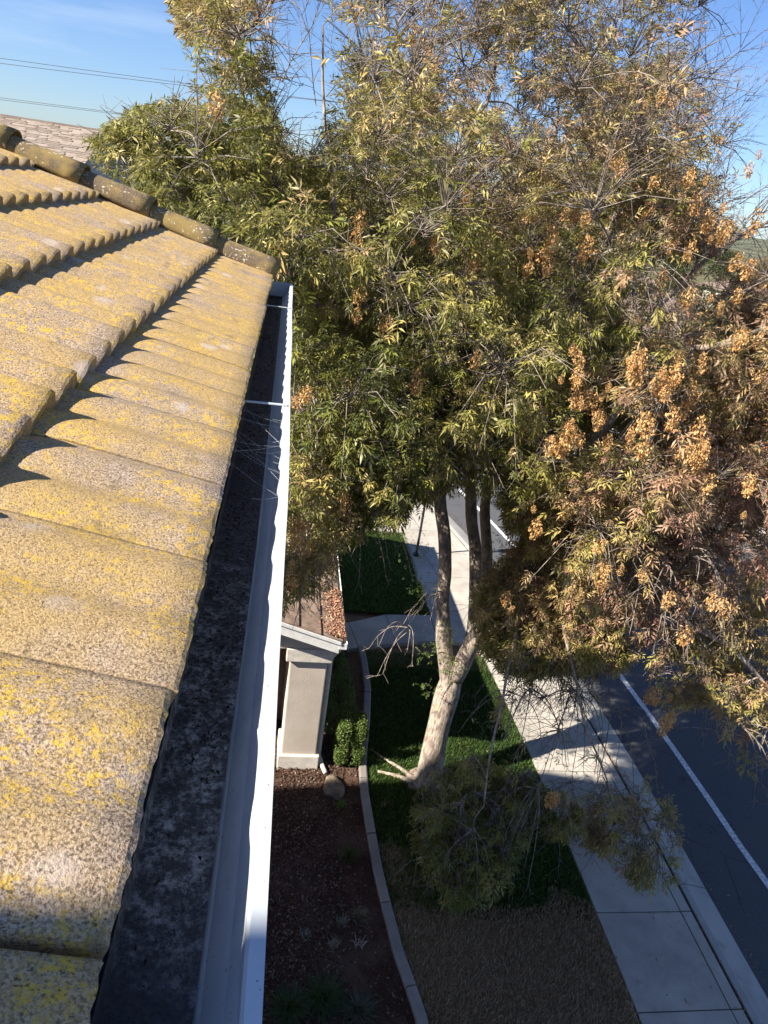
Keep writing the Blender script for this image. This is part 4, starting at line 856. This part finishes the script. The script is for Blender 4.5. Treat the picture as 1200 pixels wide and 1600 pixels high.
for (a, b, c, dx, L, n) in [(560, 790, 6.6, .2, .9, 5), (480, 870, 6.2, .0, .5, 5), (1090, 865, 5.9, .1, .6, 8), (960, 900, 6.1, -.1, .6, 6), (1030, 960, 6.0, .2, .6, 8), (1110, 930, 5.9, .2, .6, 8), (1160, 1130, 5.7, .3, .8, 6), (1190, 1180, 5.6, .2, .6, 4), (1090, 1090, 5.9, .2, .5, 5), (1000, 900, 6, .2, .7, 6), (860, 1020, 6.5, .3, 1.1, 8), (900, 1080, 6.4, .2, 1.0, 9), (830, 1070, 6.6, .1, 1.0, 7), (960, 1110, 6.3, .1, .9, 6), (800, 1080, 6.8, -.1, .7, 5), (840, 1230, 6.1, 0, .9, 10), (470, 620, 6.2, 0, .5, 10), (640, 980, 8.0, -.3, .6, 6), (690, 925, 8.5, -.7, .6, 5), (1040, 880, 6, -.4, .6, 6)]:
    spray(atY(a, b, c), Vector((dx, -.3, -.1)), L, n, -1, .0075)
for (a, b, c, dx, L, n) in [(1080, 400, 7.6, .7, 1.3, 7), (1130, 380, 7.9, .8, 1.5, 8), (1190, 330, 8.1, .6, 1.6, 8), (1060, 260, 8.6, .5, 1.4, 7), (1010, 130, 8.9, .3, 1.2, 6), (960, 80, 9.2, .1, 1.2, 6), (900, 60, 9.8, 0, 1.2, 6), (840, 40, 10, -.1, 1.2, 6), (740, 60, 10, 0, 1.3, 6), (560, 160, 9.3, -.1, 1.3, 6), (500, 150, 8.9, .0, 1.2, 6), (450, 140, 8.4, .1, 1.1, 5), (1150, 450, 7.4, .8, 1.0, 7), (1080, 450, 7.4, .5, .9, 8), (1000, 440, 7.6, .4, .9, 8), (940, 300, 8.4, .3, 1.2, 6), (620, 130, 8.8, 0, 1.3, 7), (680, 90, 9.2, .1, 1.3, 7), (790, 110, 9.4, .1, 1.3, 7), (860, 130, 9.4, .1, 1.3, 7), (700, 330, 8.6, .1, 1.2, 6), (820, 300, 8.6, .1, 1.2, 7), (550, 230, 8.6, -.1, 1.2, 6), (400, 120, 8.2, 0, 1.0, 5), (320, 60, 8, -.1, 1.0, 5), (1080, 180, 8.8, .4, 1.3, 7), (760, 420, 8, .1, 1.0, 6)]:
    for k in range(max(2, int(n*.45))):
        bare(atY(a, b, c)+Vector((rnd.gauss(0, .12), rnd.gauss(0, .2), rnd.gauss(0, .1))), Vector((dx*.7+rnd.gauss(0, .28), rnd.gauss(0, .35), .75)), L*rnd.uniform(.7, 1.2), .0085, 0)
tp(br.obj('branches', MAT['bark'], smooth=True))['kind'] = 'stuff'
tp(tw.obj('twigs', MAT['twig'], smooth=True))['kind'] = 'stuff'
# sucker shoots at the burl
Pn = []; 
for (a, b, c, r_) in [(690, 1010, by-.1, .22), (668, 1075, by-.15, .14), (705, 1050, by-.1, .18), (660, 1020, by-.1, .12), (700, 985, by+.05, .14), (655, 920, by+.3, .22), (650, 860, by+.5, .25), (780, 860, by-.3, .22), (820, 840, by-.4, .2), (765, 1160, by-.6, .4), (740, 1190, by-.8, .3), (700, 1030, by, .2)]:
    for k in range(int(r_*150)): Pn.append(np.array(atY(a, b, c))+rng.normal(0, r_*.45, 3))
Pn = np.array(Pn); D = rng.normal(size=Pn.shape); D[:, 2] += .3; D /= np.linalg.norm(D, axis=1)[:, None]
Vv, Ff, Tt = compound(Pn, D, rng.uniform(.4, .7, len(Pn)), pick([(.10, .17, .03), (.14, .20, .04), (.08, .13, .025)], len(Pn)))
tp(link('sucker_leaves', mesh_np('sucker_leaves', Vv, Ff, Tt), MAT['leaf']))['kind'] = 'stuff'
# seed clusters: hanging panicles of dry samaras
def seed_mesh(seed):
    g = np.random.default_rng(seed); n = 150; z = -g.random(n)**.8*.17; rr = .062*(1-np.abs(z+.08)/.16).clip(.2, 1)
    a = g.uniform(0, 6.28, n); q = g.random(n)**.5; P = np.stack([np.cos(a)*rr*q, np.sin(a)*rr*q, z], 1)
    d = g.normal(0, .5, (n, 3)); d[:, 2] -= .9; d /= np.linalg.norm(d, axis=1)[:, None]; s = np.cross(d, g.normal(size=(n, 3))); s /= np.linalg.norm(s, axis=1)[:, None]
    L = .027*g.uniform(.7, 1.2, (n, 1)); V = np.stack([P, P+d*L*.6+s*L*.24, P+d*L, P+d*L*.6-s*L*.24], 1).reshape(-1, 3); Q = np.arange(n*4).reshape(n, 4)
    c = np.array([(.66, .37, .14), (.74, .45, .18), (.52, .27, .10), (.66, .42, .20)])[g.integers(0, 4, n)]*g.uniform(.75, 1.15, (n, 1))
    me = mesh_np('seed_cluster', V, Q, np.repeat(c, 4, 0)); me.materials.append(MAT['seed']); return me
sms = [seed_mesh(i) for i in range(5)]
for (a, b, c, sx, sy, n) in SEEDS:
    for k in range(int(n*1.05)):
        q = atY(a+rnd.uniform(-sx, sx), b-10+rnd.uniform(-sy, sy), c-.55+rnd.gauss(0, .12))
        o = bpy.data.objects.new('seed_cluster', sms[rnd.randrange(5)]); COL.objects.link(o); o.parent = tree; o.matrix_parent_inverse = TI
        o.matrix_basis = Matrix.Translation(q) @ Matrix.Rotation(rnd.uniform(0, 6), 4, 'Z') @ Matrix.Rotation(rnd.gauss(0, .25), 4, 'X') @ Matrix.Scale(rnd.choice((.5, .7, .9, 1.1, 1.3)), 4)

# ------------------------------------------------------------------ neighbourhood
# neighbour with pinkish shingle roof
NH = empty('neighbour_house', (-14, 28, 0), 'blue grey house with pinkish shingle roof above the rake tiles at upper left', 'house'); NI = Matrix.Translation((14, -28, 0))
def npar(o): o.parent = NH; o.matrix_parent_inverse = NI; return o
ey, ez, ry, rz = 21.5, EYE-.62, 27.0, EYE+.55; nx0, nx1 = -26.0, -5.75
sh = MB(); rows = 28
for i in range(rows):
    t0, t1 = i/rows, (i+1)/rows; x = nx0-rnd.random()*.3; k = 0
    while x < nx1:
        w = rnd.uniform(.26, .40); x1 = min(x+w, nx1); lift = .010 if rnd.random() < .5 else .034; y0 = ey+(ry-ey)*t0-.02*rnd.random(); y1 = ey+(ry-ey)*t1
        z0 = ez+(rz-ez)*t0; z1 = ez+(rz-ez)*t1
        sh.add([(x, y0, z0+lift), (x1-.01, y0, z0+lift), (x1-.01, y1, z1+.01), (x, y1, z1+.01), (x, y0, z0-.02), (x1-.01, y0, z0-.02)], [(0, 1, 2, 3), (4, 5, 1, 0)]); x = x1
npar(sh.obj('shingles', MAT['shingle']))['kind'] = 'stuff'
npar(MB().add([(nx0, ry, rz), (nx1, ry, rz), (nx1, 2*ry-ey, ez), (nx0, 2*ry-ey, ez)], [(0, 1, 2, 3)]).obj('back_slope', MAT['shingle']))
npar(MB().box((nx0, ry-.1, rz-.03), (nx1, ry+.1, rz+.05)).obj('ridge_cap', MAT['shingle']))
npar(MB().box((nx0, ey-.08, ez-.24), (nx1, ey-.03, ez-.02)).obj('fascia', MAT['greywall']))
m = MB(); wy0 = ey+.5; pr_ = [(wy0, -.1), (wy0, ez-.1), (ry, rz-.12), (2*ry-wy0, ez-.1), (2*ry-wy0, -.1)]
m.add([(nx0+.4, y, z) for y, z in pr_]+[(nx1-.4, y, z) for y, z in pr_], [(0, 1, 2, 3, 4), (9, 8, 7, 6, 5)]+[(i, 5+i, 5+(i+1) % 5, (i+1) % 5) for i in range(5)]); npar(m.obj('wall', MAT['greywall']))
for x in (-18, -13, -9):
    w = npar(MB().box((x, wy0-.05, 4.9), (x+1.4, wy0-.01, 6.2)).obj('window', MAT['white'])); MB().box((x+.1, wy0-.07, 5.0), (x+1.3, wy0-.055, 6.1)).obj('pane', MAT['glass'], w)
# power lines and poles
PY = 70.0
pl = [(88, 130, 'upper thin power cable crossing the sky at upper left'), (96, 134, 'second power cable just below the upper one'), (150, 176, 'lower pair cable nearest the neighbour roof'), (153, 178, 'lowest cable just under its pair')]
for i, (a, b, lab) in enumerate(pl):
    A = atY(0, a, PY); x2 = 285 if i < 2 else 190; B = atY(x2, b, PY); d = (B-A)/(B.x-A.x); P_ = []
    for x in np.linspace(-75, 12, 30): q = A+d*(x-A.x); q.z += .0009*((x+32)**2-400)*.4; P_.append(q)
    o = MB().tube(P_, .021 if i < 2 else .018, 4).obj('power_line', MAT['cable']); tag(o, lab, 'power line', 'power cables in the sky at upper left')
for x, lab in ((-75, 'wooden utility pole left of the view'), (12, 'wooden utility pole hidden behind the ash tree')):
    r = empty('utility_pole', (x, PY, 0), lab, 'utility pole', 'wooden utility poles'); MB().tube([(0, 0, 0), (0, 0, 15.2)], [.17, .11], 8).obj('pole', MAT['wood'], r); MB().box((-1.2, -.08, 13.9), (1.2, .08, 14.1)).obj('crossarm', MAT['wood'], r)
# generic trees behind
def crown_mesh(seed, h, r, n, size, pal):
    global rng
    g = random.Random(seed); bx = []
    for k in range(16):
        a = g.uniform(0, 6.28); q = g.random()**.6*r*.65; z = h*g.uniform(.42, .86); s = r*g.uniform(.28, .5); bx.append(((math.cos(a)*q, math.sin(a)*q, z), (s, s, s*.8), 1))
    me = leafball('crown', bx, n, size, pal, fill=.55, jag=.15); me.materials.append(MAT['farleaf']); return me
def trunk_mesh(h, r):
    m = MB(); m.tube([(0, 0, -.2), (.05, 0, h*.3), (-.05, .1, h*.65)], [r, r*.8, r*.3], 8)
    for k in range(6): a = k*1.1; z = h*(.25+.05*k); m.tube([(0, 0, z), (math.cos(a)*h*.08, math.sin(a)*h*.08, z+h*.08), (math.cos(a)*h*.18, math.sin(a)*h*.18, z+h*.2)], [r*.4, r*.25, r*.08], 5)
    me = m.mesh('trunk', smooth=True); me.materials.append(MAT['bark']); return me
G1 = [(.045, .075, .02), (.07, .10, .025), (.09, .115, .035)]; G2 = [(.10, .15, .03), (.15, .20, .04), (.08, .13, .03)]; G3 = [(.15, .10, .05), (.20, .14, .06), (.11, .10, .04)]
CM = [(crown_mesh(1, 8, 3.2, 7000, .22, G1), trunk_mesh(8, .2)), (crown_mesh(2, 7, 2.8, 7000, .20, G2), trunk_mesh(7, .18)), (crown_mesh(3, 9, 3.4, 7000, .24, G3), trunk_mesh(9, .22))]
def put_tree(x, y, s, k, lab, grp=None, cat='tree'):
    r = empty('leafy_tree', (x, y, -.1), lab, cat, grp); r.rotation_euler.z = rnd.uniform(0, 6); r.scale = (s, s, s*rnd.uniform(.85, 1.1))
    c_, t_ = CM[k]; a = link('crown', c_, None, r); a['kind'] = 'stuff'; link('trunk', t_, None, r); return r
put_tree(9.5, 26, .62, 1, 'young bright green street tree glimpsed through the lower crown')
put_tree(21, 33, .75, 0, 'dark rounded tree across the street right of the ash stems')
put_tree(30, 42, .6, 1, 'bright yellow green tree beyond the right side of the ash crown')
put_tree(3, 34, .8, 0, 'dark tree standing behind the left half of the ash crown')
put_tree(24, 55, .9, 2, 'browning tree across the street behind the right branches')
put_tree(-3.2, 40, .95, 0, 'tall dark tree beyond the neighbour house')
for i in range(70):
    a = rnd.uniform(-38, 62); d = rnd.uniform(75, 240); x = d*math.sin(math.radians(a)); y = d*math.cos(math.radians(a))
    if -70 < x < -8 and y < 90: continue
    s_ = rnd.uniform(.7, 1.05)
    kk = rnd.choice([0, 0, 1, 2]); put_tree(x, y, s_, kk, ['dark green', 'bright green', 'browning'][kk]+' distant tree in the belt along the horizon beyond the houses', 'distant trees beyond the neighbourhood')
for (a, y, s_) in ((40, 120, 1.15), (62, 118, 1.25), (88, 122, 1.05), (105, 125, .95), (190, 110, 1.2), (205, 112, 1.3)):
    q = atY(a, 200, y); put_tree(q.x, y, s_, 1, 'one of the small treetops rising just over the neighbour roof ridge', 'treetops over the neighbour roof ridge')
# far hills
m = MB(); vs = []; N = 90
for i in range(N+1):
    a = math.radians(-70+140*i/N)
    for r_, z_ in ((650, -1), (900, 14+10*mnoise.noise((i*.13, 0, 0))+5*mnoise.noise((i*.5, 2, 0))), (1500, 26+12*mnoise.noise((i*.1, 5, 0)))): vs.append((r_*math.sin(a), r_*math.cos(a), z_))
m.add(vs, [(3*i+k, 3*i+3+k, 3*i+4+k, 3*i+1+k) for i in range(N) for k in (0, 1)]); structure('hills', m, m_plain('hill_scrub', (.11, .12, .07), 1, .3, .05), smooth=True)
# houses over the road
def far_house(x, y, w, d, h, rz_, wall, roof, lab):
    r = empty('far_house', (x, y, -.1), lab, 'house', 'houses on the far side of the street'); r.rotation_euler.z = rz_
    MB().box((-w/2, -d/2, 0), (w/2, d/2, h)).obj('wall', wall, r)
    m = MB(); o = .5; p = .32*d/2
    m.add([(-w/2-o, -d/2-o, h-.15), (w/2+o, -d/2-o, h-.15), (w/2+o, d/2+o, h-.15), (-w/2-o, d/2+o, h-.15), (-w/2+d*.3, 0, h+p), (w/2-d*.3, 0, h+p)], [(0, 1, 5, 4), (1, 2, 5), (2, 3, 4, 5), (3, 0, 4), (3, 2, 1, 0)]); m.obj('roof', roof, r)
    for k in range(4):
        xx = -w/2+w*(k+.5)/4
        for sgn in (-1, 1):
            f_ = MB().box((xx-.7, sgn*d/2-.04, 1.0), (xx+.7, sgn*d/2+.04, 2.2)).obj('window', MAT['white'], r); MB().box((xx-.6, sgn*d/2-.06, 1.1), (xx+.6, sgn*d/2+.06, 2.1)).obj('pane', MAT['glass'], f_)
for i, a in enumerate([(25, 24, 16, 11, 2.9, 1.5, 'tan stucco house with brown roof nearest across the street'), (24, 44, 15, 11, 2.9, 1.25, 'tan house with brown roof second along the far side of the street'), (10, 66, 16, 11, 3, .3, 'tan house facing the bend at the end of the street'), (46, 62, 16, 11, 3, .9, 'tan house behind the second one on the right'), (62, 90, 16, 11, 3, .4, 'distant tan house seen between the bare twigs at right'), (-8, 60, 15, 11, 3, .2, 'tan house behind the dark tree left of the bend'), (33, 88, 18, 12, 3, .1, 'broad tan house far behind the crown centre')]):
    far_house(*a[:6], MAT['fartan'], MAT['farroof'], a[6])
structure('far_sidewalk', strip(lambda y: 16.1+cur(y), lambda y: 17.4+cur(y), .02, .02), MAT['conc'])
structure('far_side_lawn', strip(lambda y: 17.42+cur(y), lambda y: 21+cur(y), -.02, -.02), MAT['lawn'])
# black post by the driveway
q = atZ(650, 868, 0); r = empty('lamp_post', (q.x, q.y, 0), 'thin black post standing at the lawn edge beside the pale driveway', 'post')
MB().tube([(0, 0, 0), (0, 0, 1.9)], .03, 8).obj('post', MAT['steel'], r); MB().box((-.08, -.08, 1.9), (.08, .08, 2.15)).obj('lantern', MAT['steel'], r, bevel=.01); MB().tube([(0, 0, 0), (0, 0, .06)], .07, 10).obj('base', MAT['steel'], r)
# parked cars
def car(x, y, rz_, paint, lab):
    r = empty('parked_car', (x, y, -.1), lab, 'car'); r.rotation_euler.z = rz_
    def loft(sections, name, mat, par=None, bevel=0):
        m = MB(); n = len(sections[0]); 
        for s_ in sections: m.v += s_
        for i in range(len(sections)-1):
            for k in range(n): m.f.append((i*n+k, i*n+(k+1) % n, (i+1)*n+(k+1) % n, (i+1)*n+k))
        m.f.append(tuple(range(n))[::-1]); m.f.append(tuple((len(sections)-1)*n+k for k in range(n))); return m.obj(name, mat, par, smooth=False, bevel=bevel)
    def sec(X, w, z0, z1): return [(X, -w, z0+.08), (X, -w*.9, z0), (X, w*.9, z0), (X, w, z0+.08), (X, w*1.0, (z0+z1)/2), (X, w*.93, z1-.05), (X, w*.8, z1), (X, -w*.8, z1), (X, -w*.93, z1-.05), (X, -w, (z0+z1)/2)]
    body = loft([sec(-2.25, .72, .35, .68), sec(-2.1, .86, .25, .85), sec(-1.5, .9, .22, .93), (sec(0, .91, .2, .93)), sec(1.0, .9, .22, .92), sec(1.9, .85, .25, .80), sec(2.25, .68, .35, .62)], 'body', paint, r, .03)
    def cs(X, w, z1): return [(X, -w, .88), (X, w, .88), (X, w*.82, z1), (X, -w*.82, z1)]
    loft([cs(-1.75, .80, .93), cs(-1.15, .82, 1.38), cs(-.2, .82, 1.45), cs(.3, .82, 1.42), cs(1.1, .80, .92)], 'cabin_glass', MAT['glass'], r, .02)
    MB().box((-1.1, -.64, 1.40), (.25, .64, 1.475)).obj('cabin_roof', paint, r, bevel=.03)
    for X in (-1.35, 1.35):
        for s_ in (-1, 1):
            w = MB().tube([(X, s_*.93, .32), (X, s_*.72, .32)], .32, 18).obj('wheel', MAT['rubber'], r); MB().tube([(X, s_*.94, .32), (X, s_*.90, .32)], .19, 12).obj('rim', MAT['gutter'], w)
    for s_ in (-1, 1): MB().box((2.12, s_*.62-.14, .58), (2.24, s_*.62+.14, .70)).obj('headlight', MAT['white'], r, bevel=.02); MB().box((-2.25, s_*.62-.12, .62), (-2.12, s_*.62+.12, .76)).obj('taillight', MAT['door'], r)
car(14.9+cur(24), 24, 1.95, MAT['carwhite'], 'white sedan parked at the far kerb glimpsed through the crown')
car(14.7+cur(33), 33, 2.1, MAT['carblue'], 'dark blue sedan parked further along the far kerb')
